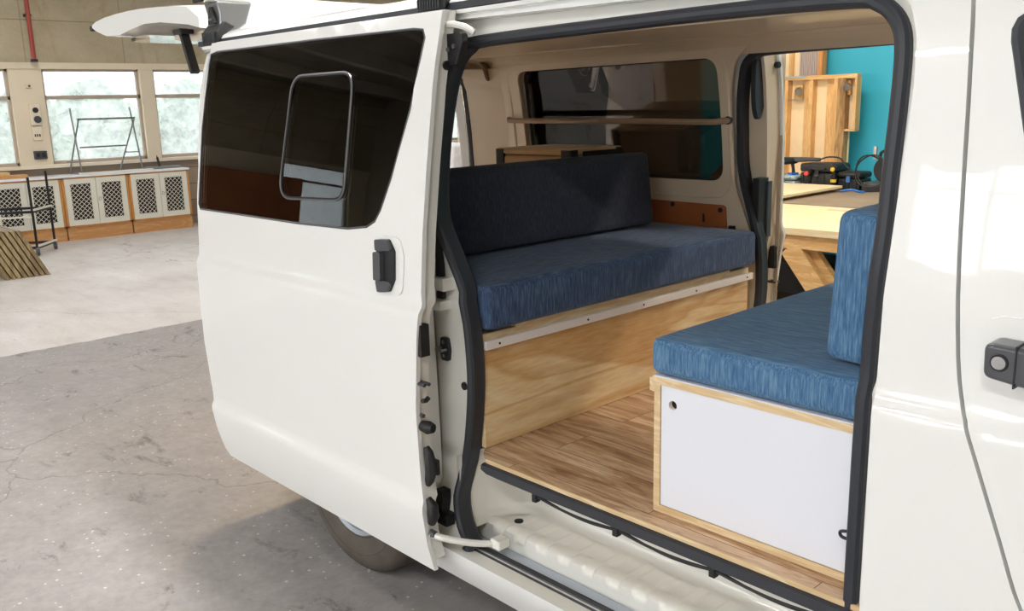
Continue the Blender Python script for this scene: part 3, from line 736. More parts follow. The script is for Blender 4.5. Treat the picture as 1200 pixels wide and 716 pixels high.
MB().disc((-.040, itp(.85, YB)+J+.041, .838), .012, 'y', .01, 18).build('jamb_plug', 'blackplastic', van)
jbox('lower_striker', -.12, -.085, .43, .515, .03, 'blackplastic'); jbox('lower_striker_arm', -.11, -.055, .415, .45, .035, 'blacksteel')
MB().disc((.05, .205, .399), .014, 'z', .006, 20).build('drain_plug', 'blackplastic', van)
# load bar across the far window and hardboard trim below
yf = VW-yb(0, 1.55)-.112
bz = smooth_path([(-1.375, yf+.0, 1.560), (-1.35, yf-.02, 1.558), (-1.27, yf-.03, 1.553), (-.6, yf-.03, 1.548), (-.22, yf-.03, 1.543), (-.16, yf-.018, 1.545), (-.125, yf+.0, 1.548)], 4)
MB().tube(bz, .0125, 10).build('grab_bar', flat('taupe_bar', '#a08a72', .4), van)
MB().disc((-.13, yf-.01, 1.548), .016, 'y', .012, 16).build('bar_bolt', 'greyplastic', van)
hbp = rnd([(-1.22, .63), (-.150, .63), (-.150, 1.215), (-1.22, 1.225)], [0, 0, .02, .02])
hb_ = MB().sheet(hbp, [], lambda x, z: (x, VW-yb(x, z)-.118, z), lambda x, z: (x, VW-yb(x, z)-.112, z), .12).build('side_trim_board', 'hardboard', van)
for x, z in ((-.175, 1.195), (-.41, 1.205), (-.9, 1.205)): MB().disc((x, VW-yb(x, z)-.121, z), .010, 'y', .006, 12).build('trim_clip', 'blackplastic', hb_)
MB().box(-.262, -.256, VW-.130, VW-.118, 1.14, 1.175).build('trim_slot', 'blackplastic', hb_)
MB().box(-.135, -.112, VW-.135, VW-.112, 1.09, 1.135).build('trim_hook', 'blackplastic', van)

# cabin floor: oak look sheet on plywood, with black edge strip and loom
FLO = [(.055, .074), (1.19, .074), (1.19, 1.56), (-.012, 1.56), (-.012, .135), (.02, .10)]
fl = MB().ext(FLO, 'z', .640, .644).build('cabin_floor', 'vinyl', van)
MB().ext([(x, y+.003) for x, y in FLO], 'z', .622, .640).build('floor_board', 'ply_edge', fl)
MB().box(.06, 1.19, .0725, .078, .633, .6455).build('floor_nosing', 'ply_edge', fl, bevel=.001)
MB().loft([[(x, .078-d, .634), (x, .062-d*.3, .630), (x, .060-d*.3, .606+d), (x, .078, .598+d), (x, .098, .600+d), (x, .098, .633)] for x, d in ((.055, .012), (.075, .002), (.12, 0), (1.10, 0), (1.135, .004), (1.155, .014))], cap0=True, cap1=True).build('edge_strip', 'rubber', fl, smooth=50)
lo = []
for i in range(40):
    x = .26+.85*i/39; sag = .018*abs(math.sin((x-.26)*PI/.285))
    lo.append((x, .075, .594-sag*.6))
MB().tube(lo, .0035, 6).build('wiring_loom', 'blackplastic', fl)
MB().tube([(p[0]+.01, p[1]+.012, p[2]-.006-.4*abs(p[2]-.594)) for p in lo], .003, 6).build('wiring_loom', 'blackplastic', fl)
for x in (.26, .545, .83): MB().box(x-.008, x+.008, .066, .085, .578, .602).build('loom_clip', 'blackplastic', fl, bevel=.002)

# wheels
def wheel(x, y, m):
    w = MB()
    pr = [(.20, .01), (.225, .0), (.27, -.004), (.305, .006), (.325, .025), (.335, .05), (.336, .15), (.325, .175), (.30, .195), (.22, .19), (.20, .18)]
    w.loft([[(x+r*math.cos(a), y+d, .336+r*math.sin(a)) for r, d in pr] for a in [2*PI*i/48 for i in range(49)]], closed=True)
    bmesh.ops.remove_doubles(w.bm, verts=w.bm.verts, dist=1e-5)
    t = w.build('wheel', 'tyre', van, smooth=40, mirror=m)
    MB().tube([(x+.262*math.cos(a), y-.003, .336+.262*math.sin(a)) for a in [2*PI*i/48 for i in range(48)]], .003, 6, closed=True).build('tyre_ridge', 'tyre', t, mirror=m)
    MB().loft([[(x+r*math.cos(a), y+d, .336+r*math.sin(a)) for r, d in [(.198, .012), (.190, .004), (.175, .010), (.165, .035), (.08, .022), (.05, .008), (.001, .004)]] for a in [2*PI*i/48 for i in range(49)]], closed=False).build('wheel_cover', 'rim', t, smooth=40, mirror=m)
    for k in range(10):
        a = 2*PI*k/10; MB().beam((x+.07*math.cos(a), y+.018, .336+.07*math.sin(a)), (x+.170*math.cos(a), y+.022, .336+.170*math.sin(a)), .022, .016, (0, 1, 0)).build('cover_spoke', 'rim', t, mirror=m, bevel=.003)
for wx in (-.695, 1.875):
    for m in (False, True): wheel(wx, .085, m)

# tailgate, raised
tg = []
tp = [(-1.66, 2.00, 1.955), (-1.76, 2.05, 1.975), (-2.03, 2.073, 2.005), (-2.2, 2.082, 2.012), (-2.36, 2.086, 2.000), (-2.50, 2.086, 1.985), (-2.66, 2.082, 1.993), (-2.78, 2.072, 2.022), (-2.84, 2.058, 2.045)]
def tgl(f):
    out = []
    for x, a, b in tp: out.append((x, a, b))
    return out
loops = []
for u in [0, .04, .10, .3, .5, .7, .9, .96, 1]:
    e = 4*u*(1-u); yy = .13+(1.565-.13)*u; crown = .03*e; pinch = 0 if .02 < u < .98 else .005
    loops.append([(x+.03*(1-e), yy, a+crown-pinch) for x, a, b in tp]+[(x+.03*(1-e), yy, b+pinch*.3+.0*e) for x, a, b in tp[::-1]])
gate = MB().loft(loops, cap0=True, cap1=True).build('tailgate', 'paint', van, smooth=45)
MB().ext(rnd([(-2.60, .22), (-2.30, .20), (-2.30, 1.49), (-2.60, 1.47)], .06), 'z', 1.966, 1.985).build('tailgate_window', 'glass', gate, bevel=.004)
MB().ext(rnd([(-2.2, .26), (-1.84, .24), (-1.84, 1.45), (-2.2, 1.43)], .05), 'z', 1.950, 1.97).build('tailgate_trim', 'inner', gate, bevel=.006)
MB().beam((-1.945, .20, 1.975), (-1.865, .20, 1.795), .02, .036, (0, 1, 0)).build('pull_strap', 'blackplastic', gate)
MB().box(-1.985, -1.90, .17, .23, 1.955, 1.975).build('strap_anchor', 'blackplastic', gate, bevel=.005)
for y in (.28, 1.30): MB().tube([(-1.68, y+.06, 1.30), (-1.74, y+.04, 1.93)], [.011, .007], 10).build('gas_strut', 'blacksteel', gate)
for y in (.14, 1.52): MB().box(-2.835, -2.80, y-.012, y+.03, 2.030, 2.056).build('tailgate_stop', 'blackplastic', gate, bevel=.006)

# roof bars with clamp feet
def roofbar(x):
    b = MB().rbox(x-.032, x+.032, .06, 1.635, 2.035, 2.062, .012, (3, 12, 2)).build('roof_bar', 'paint', van)
    tag(b, 'white aluminium crossbar')
    MB().rbox(x-.034, x+.034, .045, .065, 2.030, 2.066, .008, (3, 3, 2)).build('bar_end_cap', 'blackplastic', b)
    for m in (False, True):
        leg = [(.105, 1.905), (.165, 1.925), (.215, 1.955), (.245, 2.035), (.10, 2.035), (.11, 1.99)]
        MB().loft([[(x+s*w, y, z) for y, z in leg] for s, w in ((-1, .055), (1, .055))], cap0=True, cap1=True).build('clamp_foot', 'steel', b, mirror=m, bevel=.008, seg=3)
        MB().loft([[(x+s, y, z) for y, z in ((.088, 1.882), (.135, 1.925), (.165, 1.945), (.12, 1.965), (.085, 1.925))] for s in (-.062, .062)], cap0=True, cap1=True).build('clamp_cover', 'blackplastic', b, mirror=m, bevel=.006, seg=3)
        MB().prism([(-.030, 0), (.034, 0), (.012, .062), (-.012, .062)], lambda u, v: (x+u, .098+.006*v, 1.955+v), lambda u, v: (x+u, .110+.006*v, 1.955+v)).build('foot_badge_plate', 'blackplastic', b, mirror=m, bevel=.002)
        MB().box(x-.012, x+.012, .094, .099, 1.968, 1.975).build('foot_mark', 'alu', b, mirror=m)
        for k in range(9): MB().box(x-.045+k*.0112-.002, x-.045+k*.0112+.002, .078, .090, 1.888, 1.925).build('clamp_ridge', 'greyplastic', b, mirror=m)
roofbar(-1.46); roofbar(-.12)
# ------------------------------------------------------------------ camping furniture in the van
box = thing('bench_box', (-.3, .8, .646), 'pine plywood bench box across the back of the van, white batten along its top', 'bench')
MB().box(-.018, 0, .128, 1.50, .646, .950).build('front_panel', 'pine_y', box)
MB().box(-1.35, -.018, .150, .168, .646, .972).build('side_panel', 'ply_edge', box); MB().box(-1.35, -.018, 1.482, 1.50, .646, .972).build('side_panel', 'ply_edge', box)
MB().box(-1.35, -.0005, .128, 1.502, .972, .990).build('top_board', 'ply_edge_y', box)
MB().box(-.04, .0, .128, 1.503, .950, .972).build('top_frame', 'ply_edge_y', box)
MB().box(-.05, .004, .26, 1.37, .988, 1.0).build('slat_strip', 'ply_edge_y', box, bevel=.001)
rl = MB().box(.0005, .016, .128, 1.512, .945, .971).build('batten', 'whiterail', box, bevel=.002)
for y in (.18, .56, .84, 1.14, 1.47): MB().disc((.014, y, .958), .0035, 'x', .0035, 10).build('screw', 'blackplastic', rl)

def cushion(name, dims, r, mat, label, group, puff=.006, n=(14, 18, 3), tilt=None, seams=()):
    x0, x1, y0, y1, z0, z1 = dims
    t = MB().rbox(*dims, r, n, puff)
    piv = Vector(((x0+x1)/2, (y0+y1)/2, z0))
    mt = Matrix.Translation(piv) @ Matrix.Rotation(tilt or 0, 4, 'Y') @ Matrix.Translation(-piv)
    t.bm.transform(mt)
    o = t.build(name, mat, smooth=60); tag(o, label, 'cushion', group)
    def ring(pts):
        m = MB().tube([mt @ Vector(p) for p in pts], .0022, 6, closed=True); m.build('piping', mat, o)
    k = r*.35
    for s in seams:
        if s == 'top': ring(rnd3([(x0+k, y0+k), (x1-k, y0+k), (x1-k, y1-k), (x0+k, y1-k)], r*.7, lambda a, b: (a, b, z1-k*.8)))
        if s == 'bottom': ring(rnd3([(x0+k, y0+k), (x1-k, y0+k), (x1-k, y1-k), (x0+k, y1-k)], r*.7, lambda a, b: (a, b, z0+k*.8)))
        if s == 'end': ring(rnd3([(x0+k, z0+k), (x1-k, z0+k), (x1-k, z1-k), (x0+k, z1-k)], r*.7, lambda a, b: (a, y0+k*.8, b)))
        if s == 'face': ring(rnd3([(y0+k, z0+k), (y1-k, z0+k), (y1-k, z1-k), (y0+k, z1-k)], r*.7, lambda a, b: (x1-k*.8, a, b)))
    return o
def rnd3(P, r, f): return [f(*p) for p in rnd(P, r, 4)]
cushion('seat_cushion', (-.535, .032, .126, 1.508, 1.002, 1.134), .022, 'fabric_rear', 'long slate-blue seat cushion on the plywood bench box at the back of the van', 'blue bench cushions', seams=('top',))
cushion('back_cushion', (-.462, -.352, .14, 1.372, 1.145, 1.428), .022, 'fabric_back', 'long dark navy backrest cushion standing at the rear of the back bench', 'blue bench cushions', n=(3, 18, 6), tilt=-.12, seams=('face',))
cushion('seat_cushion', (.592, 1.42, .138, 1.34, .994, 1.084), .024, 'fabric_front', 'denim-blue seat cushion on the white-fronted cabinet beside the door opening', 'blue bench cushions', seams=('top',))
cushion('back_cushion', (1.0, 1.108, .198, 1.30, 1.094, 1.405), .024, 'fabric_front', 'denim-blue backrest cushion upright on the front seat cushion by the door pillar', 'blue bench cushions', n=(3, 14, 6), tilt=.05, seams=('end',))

cab = thing('seat_cabinet', (1.0, .75, .646), 'low plywood seat cabinet with a white front panel standing on the oak-look floor', 'cabinet')
MB().box(.607, .625, .141, 1.34, .646, .972).build('side_panel', 'ply_edge', cab)
MB().box(.602, 1.42, .140, 1.34, .972, .990).build('top_board', 'ply_edge', cab)
MB().box(.604, 1.41, .142, 1.33, .990, .9925).build('top_laminate', 'whitepanel', cab)
MB().box(.625, 1.41, .141, .159, .646, .664).build('bottom_rail', 'ply_edge', cab)
MB().box(1.39, 1.41, .16, 1.33, .646, .972).build('side_panel', 'ply_edge', cab)
MB().box(.586, .607, .150, 1.30, .948, .982).build('corner_batten', 'ply_edge_y', cab, bevel=.001)
hc = [(.660+.0115*math.cos(a), .927+.0115*math.sin(a)) for a in [2*PI*i/20 for i in range(20)]]
fp = MB().sheet([(.6265, .6655), (1.39, .6655), (1.39, .9705), (.6265, .9705)], [hc], lambda x, z: (x, .144, z), lambda x, z: (x, .156, z), .15).build('front_panel', 'whitepanel', cab)
MB().tube([(x, .152, z) for x, z in [(.660+.0125*math.cos(a), .927+.0125*math.sin(a)) for a in [2*PI*i/20 for i in range(20)]]], .0025, 6, closed=True).build('finger_hole', 'ply_edge', fp)
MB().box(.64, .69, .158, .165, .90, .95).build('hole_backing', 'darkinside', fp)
hk = MB().tube(smooth_path([(1.160, .095, .768), (1.135, .092, .770), (1.117, .090, .773), (1.115, .090, .783), (1.135, .091, .788), (1.160, .092, .786)], 4), .0035, 8).build('door_catch', 'blacksteel', van)

fr = thing('portable_fridge', (-.77, 1.25, .99), 'sand-coloured portable fridge box with black corners behind the back cushion', 'fridge')
MB().rbox(-.985, -.557, 1.096, 1.41, .992, 1.425, .016, (6, 5, 6)).build('body', 'beige', fr)
MB().rbox(-.988, -.554, 1.093, 1.413, 1.427, 1.452, .010, (6, 5, 2)).build('lid', 'beige', fr)
MB().rbox(-.92, -.62, 1.15, 1.36, 1.450, 1.456, .003, (3, 3, 1)).build('lid_inset', 'liner', fr)
for x, y in ((-.985, 1.096), (-.557, 1.096), (-.985, 1.41), (-.557, 1.41)):
    sx = 1 if x < -.7 else -1; sy = 1 if y < 1.2 else -1
    MB().ext(rnd([(x-.004*sx, y-.004*sy), (x+.05*sx, y-.004*sy), (x+.05*sx, y+.01*sy), (x+.014*sx, y+.014*sy), (x+.01*sx, y+.045*sy), (x-.004*sx, y+.045*sy)], .008, 3), 'z', 1.0, 1.448).build('corner_guard', 'blackplastic', fr)
MB().box(-.556, -.549, 1.165, 1.375, 1.392, 1.442).build('control_panel', 'blackplastic', fr, bevel=.003)
for y in (1.20, 1.235, 1.27, 1.32): MB().disc((-.550, y, 1.418), .006, 'x', .003, 12).build('button', 'greyplastic', fr)

# ------------------------------------------------------------------ workshop shell
X0, X1, Y0, Y1, ZC = -11.3, 6.0, -7.5, 14.8, 4.3
struct('floor', MB().box(X0-.2, X1, Y0, Y1, -.1, 0), 'floor')
struct('ceiling', MB().box(X0-.2, X1, Y0, Y1, ZC, ZC+.1), 'ceilmat')
for i, x in enumerate([-9.5, -7.4, -5.3, -3.2, -1.1, 1.0, 3.1, 5.2]):
    struct('trim_%d' % (i+1), MB().box(x-.09, x+.09, Y0, Y1, ZC-.28, ZC), 'beamdark')


bays = []
for k in range(-3, 4):
    for a, b in ((2.37, 3.66), (3.85, 5.15)):
        a += 3.18*k; b += 3.18*k
        if a > Y0+.2 and b < Y1-.2 and not (-5.8 < a < -5.5): bays.append((a, b))
HZ0, HZ1 = 1.0, 2.25
struct('wall_window_side', MB().sheet([(Y0, 2.33), (Y1, 2.33), (Y1, ZC), (Y0, ZC)], [], lambda y, z: (X0+.02, y, z), lambda y, z: (X0-.2, y, z), 1.2), 'concrete')
wl = MB()
ys = [Y0]+[v for b in bays for v in b]+[Y1]
for i in range(0, len(ys), 2): wl.box(X0-.2, X0, ys[i], ys[i+1], HZ0, 2.25)
wl.box(X0-.2, X0+.03, Y0, Y1, 2.25, 2.33)
struct('wall_window_piers', wl, 'cream')
struct('wall_brick_base', MB().box(X0-.2, X0-.02, Y0, Y1, 0, .955), 'brick')
struct('trim_20', MB().box(X0-.2, X0+.05, Y0, Y1, .955, 1.0), 'creamtrim', bevel=.004)
for i, (a, b) in enumerate(bays):
    f = MB()
    for (p, q, r, s_) in ((a, b, 2.22, 2.25), (a, b, HZ0, HZ0+.045), (a, a+.035, HZ0, 2.25), (b-.035, b, HZ0, 2.25), (a, b, 1.855, 1.905)):
        f.box(X0-.13, X0-.06, p, q, r, s_)
    w = struct('window_%d' % (i+1), f, flat('window_frame_paint', '#b9a99a', .5) if i == 0 else bpy.data.materials['window_frame_paint'], bevel=.003)
    MB().box(X0-.102, X0-.098, a+.03, b-.03, HZ0+.04, 2.23).build('window_pane', 'dusty', w)
# near side of the hall: windows behind the photographer
nb = [(x, x+1.5) for x in (-9.6, -7.7, -5.8, -3.9, -2.0, -.1, 1.8, 3.7)]
struct('wall_near', MB().sheet([(X0, 0), (X1, 0), (X1, ZC), (X0, ZC)], [[(a, 1.15), (b, 1.15), (b, 2.9), (a, 2.9)] for a, b in nb], lambda x, z: (x, Y0, z), lambda x, z: (x, Y0-.2, z), 1.0), 'plaster')
for i, (a, b) in enumerate(nb):
    f = MB()
    for (p, q, r, s_) in ((a, b, 2.85, 2.9), (a, b, 1.15, 1.2), (a, a+.05, 1.15, 2.9), (b-.05, b, 1.15, 2.9), (a, b, 2.2, 2.25), ((a+b)/2-.02, (a+b)/2+.02, 1.15, 2.9)): f.box(p, q, Y0-.12, Y0-.06, r, s_)
    w = struct('window_%d' % (i+40), f, 'creamtrim')
    MB().box(a+.04, b-.04, Y0-.10, Y0-.096, 1.18, 2.87).build('window_pane', 'glass', w)
struct('wall_front', MB().box(X1, X1+.15, Y0, Y1, 0, ZC), 'plaster')
struct('wall_far', MB().box(X0-.2, X1, Y1, Y1+.15, 0, ZC), 'plaster')
struct('wall_turquoise', MB().box(-3.4, X1, 6.0, 6.12, 0, ZC), 'teal')
struct('ground', MB().box(-60, X0-.2, -40, 50, -.4, -.3), flat('grass_ground', '#8d9b78', .9, var=.2, vscale=.5))

p = MB().tube([(X0+.12, 2.27, 2.36), (X0+.12, 2.27, ZC)], .028, 12).build('water_pipe', 'conduit'); tag(p, 'thin red pipe running up the concrete beam above the windows', 'pipe')
MB().disc((X0+.12, 2.27, 2.335), .045, 'z', .03, 16).build('pipe_foot', 'blacksteel', p)
MB().box(X0+.02, X0+.13, 2.235, 2.305, 2.9, 2.93).build('pipe_bracket', 'blacksteel', p)

# electrical boxes on the cream pier
def plate(name, y, z, w, h, label, cat, extra, m='creamtrim', d=.05):
    o = MB().rbox(X0-.002, X0+d, y-w/2, y+w/2, z-h/2, z+h/2, .008, (2, 3, 3)).build(name, m); tag(o, label, cat)
    extra(o, y, z, X0+d); return o
def ic(o, y, z, x):
    MB().disc((x-.004, y+.0, z+.06), .035, 'x', .02, 18).build('speaker_grille', 'blackplastic', o)
    MB().disc((x-.004, y+.01, z-.06), .045, 'x', .03, 18).build('dial', 'greyplastic', o)
plate('thermostat_box', 2.215, 1.66, .13, .27, 'grey control box with two round dials on the cream pier', 'control box', ic, 'creamtrim', .06)
def sw(o, y, z, x):
    for k in (-1, 0, 1): MB().box(x-.002, x+.012, y-.028+.028*k-.006+.02, y-.028+.028*k+.006+.02, z-.045, z-.01).build('rocker', 'blackplastic', o)
plate('light_switch', 2.215, 1.42, .12, .18, 'cream light switch with three rockers on the pier below the dial box', 'switch', sw, 'creamtrim', .035)
def so(o, y, z, x):
    for k in (-1, 1): MB().box(x-.002, x+.006, y+.035*k-.022, y+.035*k+.022, z-.03, z+.03).build('socket_face', 'blackplastic', o, bevel=.003)
plate('power_socket', 2.215, 1.135, .16, .11, 'double power socket low on the cream pier between the windows', 'socket', so, 'greyplastic', .04)
plate('sensor_cap', 2.19, 2.03, .08, .05, 'small sensor cap near the top of the cream pier', 'sensor', lambda o, y, z, x: MB().disc((x-.004, y, z), .015, 'x', .01, 12).build('sensor_eye', 'greyplastic', o), 'creamtrim', .03)

# ------------------------------------------------------------------ lattice cabinets under the windows
CX = -10.89
def lattice(y0, y1, z0, z1, x):
    m = MB(); s = .062; r = .005
    def clip(a, b, d):
        pts = []
        # line through (a) slope d inside the rectangle
        return pts
    W = y1-y0; H = z1-z0; k = -H
    while k < W:
        for sg in (1, -1):
            # y = k + t, z = t (rising) or z = H - t (falling)
            t0 = max(0, -k); t1 = min(H, W-k)
            if t1-t0 > .01:
                A = (y0+k+t0, z0+t0 if sg == 1 else z1-t0); B = (y0+k+t1, z0+t1 if sg == 1 else z1-t1)
                m.beam((x, A[0], A[1]), (x, B[0], B[1]), .0062, .004, (1, 0, 0))
        k += s
    return m
def cabinet(y0, label):
    y1 = y0+.862
    t = thing('storage_cabinet', (CX-.2, (y0+y1)/2, 0), label, 'cabinet', 'lattice-door cabinets under the windows')
    MB().box(X0+.02, CX-.02, y0+.01, y1-.002, 0, .175).build('plinth', 'orangewood', t)
    c = MB(); c.box(X0+.02, CX, y0, y0+.03, .175, .835); c.box(X0+.02, CX, y1-.03, y1, .175, .835); c.box(X0+.02, CX, y0, y1, .175, .195); c.box(X0+.02, CX, y0, y1, .815, .835)
    c.build('carcass', 'orangewood_z', t)
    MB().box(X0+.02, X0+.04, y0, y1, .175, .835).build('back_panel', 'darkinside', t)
    mid = (y0+y1)/2
    for a, b, hx in ((y0+.032, mid-.003, -1), (mid+.003, y1-.032, 1)):
        d = MB(); w = .07
        d.box(CX-.022, CX+.004, a, a+w, .195, .815); d.box(CX-.022, CX+.004, b-w, b, .195, .815)
        d.box(CX-.022, CX+.004, a+w, b-w, .195, .195+w); d.box(CX-.022, CX+.004, a+w, b-w, .815-w, .815)
        dd = d.build('door', 'whitewood', t, bevel=.002)
        lattice(a+w-.005, b-w+.005, .195+w-.005, .815-w+.005, CX-.006).build('lattice', 'whitewood', dd)
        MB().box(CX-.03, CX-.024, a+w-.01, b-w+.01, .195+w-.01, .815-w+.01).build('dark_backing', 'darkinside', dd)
        if hx > 0: MB().tube([(CX+.010, a+.03+.016*math.cos(q), .53+.022*math.sin(q)) for q in [2*PI*i/16 for i in range(16)]], .003, 6, closed=True).build('ring_pull', 'steel', dd)
    return t
for y, l in ((1.442, 'white lattice-door cabinet behind the black trolley'), (2.31, 'white lattice-door cabinet below the metal trestle, middle of the row'), (3.178, 'white lattice-door cabinet next to the van, last of the window row'), ):
    cabinet(y, l)

o = MB().box(X0+.0, CX+.025, .55, 4.05, .835, .862).build('worktop', 'whitetop', bevel=.004); tag(o, 'long white worktop lying over the row of lattice cabinets', 'worktop')

# metal trestle standing on the worktop
tr = thing('metal_trestle', (-11.05, 3.0, .862), 'folding metal trestle standing on the white worktop against the window', 'trestle')
def rod(n, a, b, r=.011, m='steel', parent=tr): return MB().tube([a, b], r, 8).build(n, m, parent)
rod('leg', (-11.0, 2.62, .874), (-11.10, 2.60, 1.73)); rod('leg', (-11.21, 2.53, .874), (-11.05, 2.68, 1.59))
rod('leg', (-11.0, 3.44, .874), (-11.10, 3.385, 1.73)); rod('leg', (-11.21, 3.20, .874), (-11.05, 3.42, 1.585))
rod('top_rail', (-11.06, 2.66, 1.585), (-11.06, 3.43, 1.585), .013); rod('cross_rail', (-11.02, 2.64, 1.215), (-11.1, 3.30, 1.215), .011)
rod('spreader', (-11.0, 2.61, 1.03), (-11.18, 2.50, 1.03), .008); rod('spreader', (-11.0, 3.42, 1.12), (-11.15, 3.28, 1.12), .008)
rod('foot_bar', (-11.0, 2.62, .874), (-11.21, 2.53, .874), .009); rod('foot_bar', (-11.0, 3.44, .874), (-11.21, 3.20, .874), .009)
# bits lying on the worktop
def plank(name, x0, x1, y0, y1, z0, z1, m, label, cat='plank', g=None, rot=0):
    o = MB().box(x0, x1, y0, y1, z0, z1).build(name, m, bevel=.002); tag(o, label, cat, g); return o
plank('wooden_board', -11.22, -11.0, .75, 1.95, .862, .905, 'orangewood', 'brown wooden board lying on the worktop behind the trolley, lower one')
plank('wooden_board', -11.2, -11.03, .6, 1.75, .905, .945, 'timber_x', 'short pale brown board lying on top of the lower board behind the trolley')
plank('white_strip', -10.95, -10.90, 2.55, 3.55, .862, .885, 'whitewood', 'long white strip of wood lying at the front of the worktop')
plank('grey_strip', -11.15, -11.02, 3.50, 4.0, .862, .895, 'alu', 'short grey metal strip on the worktop near the van')
o = MB().tube([(-11.1, 3.72, .895), (-11.13, 3.71, 1.02)], .016, 10).build('glue_tube', 'blackplastic'); tag(o, 'black glue tube standing on the grey strip', 'tube')
MB().tube([(-11.13, 3.71, 1.02), (-11.137, 3.708, 1.05)], [.009, .004], 8).build('nozzle', 'greyplastic', o)

# black trolley
P1 = Vector((-9.84, 1.63, 0)); P2 = Vector((-10.25, 1.95, 0)); dv = Vector((-.45, -.80, 0)); P4 = P1+dv; P3 = P2+dv
tl = thing('trolley', tuple((P1+P3)/2), 'empty black steel frame trolley on castors in front of the lattice cabinets', 'trolley')
up = lambda p, z: (p.x, p.y, z)
for p, h in ((P1, .94), (P2, .98), (P3, .96), (P4, .94)):
    MB().tube([up(p, .07), up(p, h)], .015, 8).build('post', 'blacksteel', tl)
    MB().disc((p.x, p.y-.012, .045), .043, 'y', .024, 18).build('castor_wheel', 'greyplastic', tl)
    MB().box(p.x-.02, p.x+.02, p.y-.02, p.y+.02, .06, .10).build('castor_fork', 'steel', tl)
for z in (.53, .10):
    sh = MB()
    for a, b in ((P1, P2), (P2, P3), (P3, P4), (P4, P1)): sh.beam(up(a, z), up(b, z), .02, .03)
    sh.build('shelf_frame', 'blacksteel', tl)
MB().beam(up(P1+Vector((.015, .01, 0)), .552), up(P2+Vector((.015, .01, 0)), .552), .03, .02).build('shelf_board', 'whitewood', tl)
MB().beam(up(P1+Vector((.015, .01, 0)), .12), up(P2+Vector((.015, .01, 0)), .12), .03, .02).build('shelf_board', 'whitewood', tl)
MB().beam(up(P1, .47), up(P4, .47), .016, .02).build('side_bar', 'whitewood', tl)

# bundle of old boards leaning together at the edge
for k in range(8):
    yb0 = 1.32-.055*k; th = .035
    m = MB(); a = Vector((-9.22, yb0, 0)); ln = Vector((-.0, -.235, .5))
    q = [a, a+Vector((.9, 0, 0)), a+Vector((.9, 0, 0))+ln, a+ln]
    n = Vector((0, -.042, -.0))
    m._add([*q, *[v+n for v in q]], [(0, 1, 2, 3), (7, 6, 5, 4), (0, 4, 5, 1), (1, 5, 6, 2), (2, 6, 7, 3), (3, 7, 4, 0)])
    mt = Matrix.Translation(a) @ Matrix.Rotation(random.uniform(-.004, .004), 4, 'Z') @ Matrix.Scale(random.uniform(.985, 1.0), 4, (0, 0, 1)) @ Matrix.Translation(-a)
    m.bm.transform(mt)
    o = m.build('floorboard', 'oldboards', bevel=.002)
    tag(o, ('weathered brown board leaning outermost in the bundle on the floor beside the trolley' if k == 0 else 'weathered brown board leaning inside the bundle on the floor beside the trolley'), 'board', 'old boards leaning by the trolley')
# ------------------------------------------------------------------ joinery area on the far side
def workbench(name, x0, x1, y0, y1, z, top, label):
    t = thing(name, ((x0+x1)/2, (y0+y1)/2, 0), label, 'workbench')
    MB().box(x0, x1, y0, y1, z-.042, z).build('bench_top', top, t, bevel=.003)
    MB().box(x0+.02, x1-.02, y0+.03, y0+.075, z-.125, z-.042).build('apron', 'timber_x', t, bevel=.002)
    MB().box(x0+.02, x1-.02, y1-.075, y1-.03, z-.125, z-.042).build('apron', 'timber_x', t, bevel=.002)
    return t
b1 = workbench('workbench', -2.35, .75, 3.148, 4.19, .90, 'benchtop', 'pale timber workbench with crossed legs just beyond the open far door of the van')
for x in (-.79, .45):
    for y in (3.20, 4.12):
        MB().beam((x, y, .78), (x+.62, y, 0), .12, .05, (0, 1, 0)).build('leg', 'timber_x', b1, bevel=.002)
        if y > 4: MB().beam((x+.62, y+.055 if y < 4 else y-.055, .78), (x, y+.055 if y < 4 else y-.055, 0), .05, .10, (0, 1, 0)).build('leg', 'timber_x', b1, bevel=.002)
MB().beam((-.69, 3.255, .78), (-.10, 3.255, .04), .05, .05, (0, 1, 0)).build('brace', 'timber_x', b1)
for y in (3.25, 4.07):
    MB().beam((-2.25, y, .78), (-1.65, y, 0), .05, .10, (0, 1, 0)).build('leg', 'timber_x', b1, bevel=.002)
b2 = workbench('workbench', -3.1, .9, 4.26, 5.85, .90, 'benchdark', 'dark-topped workbench behind the pale one, loaded with tool cases')
for x in (-3.0, -1.0, .75):
    for y in (4.4, 5.7): MB().box(x, x+.09, y, y+.09, 0, .80).build('leg', 'timber_z', b2, bevel=.003)
o = MB().box(-2.9, -1.49, 4.28, 5.17, .925, .945).build('plywood_sheet', 'osb', bevel=.002); tag(o, 'pale plywood sheet lying on battens over the dark-topped bench', 'plywood sheet')
for x in (-2.7, -1.62): MB().box(x, x+.05, 4.45, 5.1, .90, .925).build('batten', 'timber_x', o)
o = MB().ext([(-1.0, 4.0), (-.3, 4.02), (-.28, 4.06), (-1.0, 4.05)], 'z', .9, .902).build('pink_strip', flat('pink_paper', '#f0b8a0', .6)); tag(o, 'thin pink paper strip on the back edge of the pale workbench', 'paper')
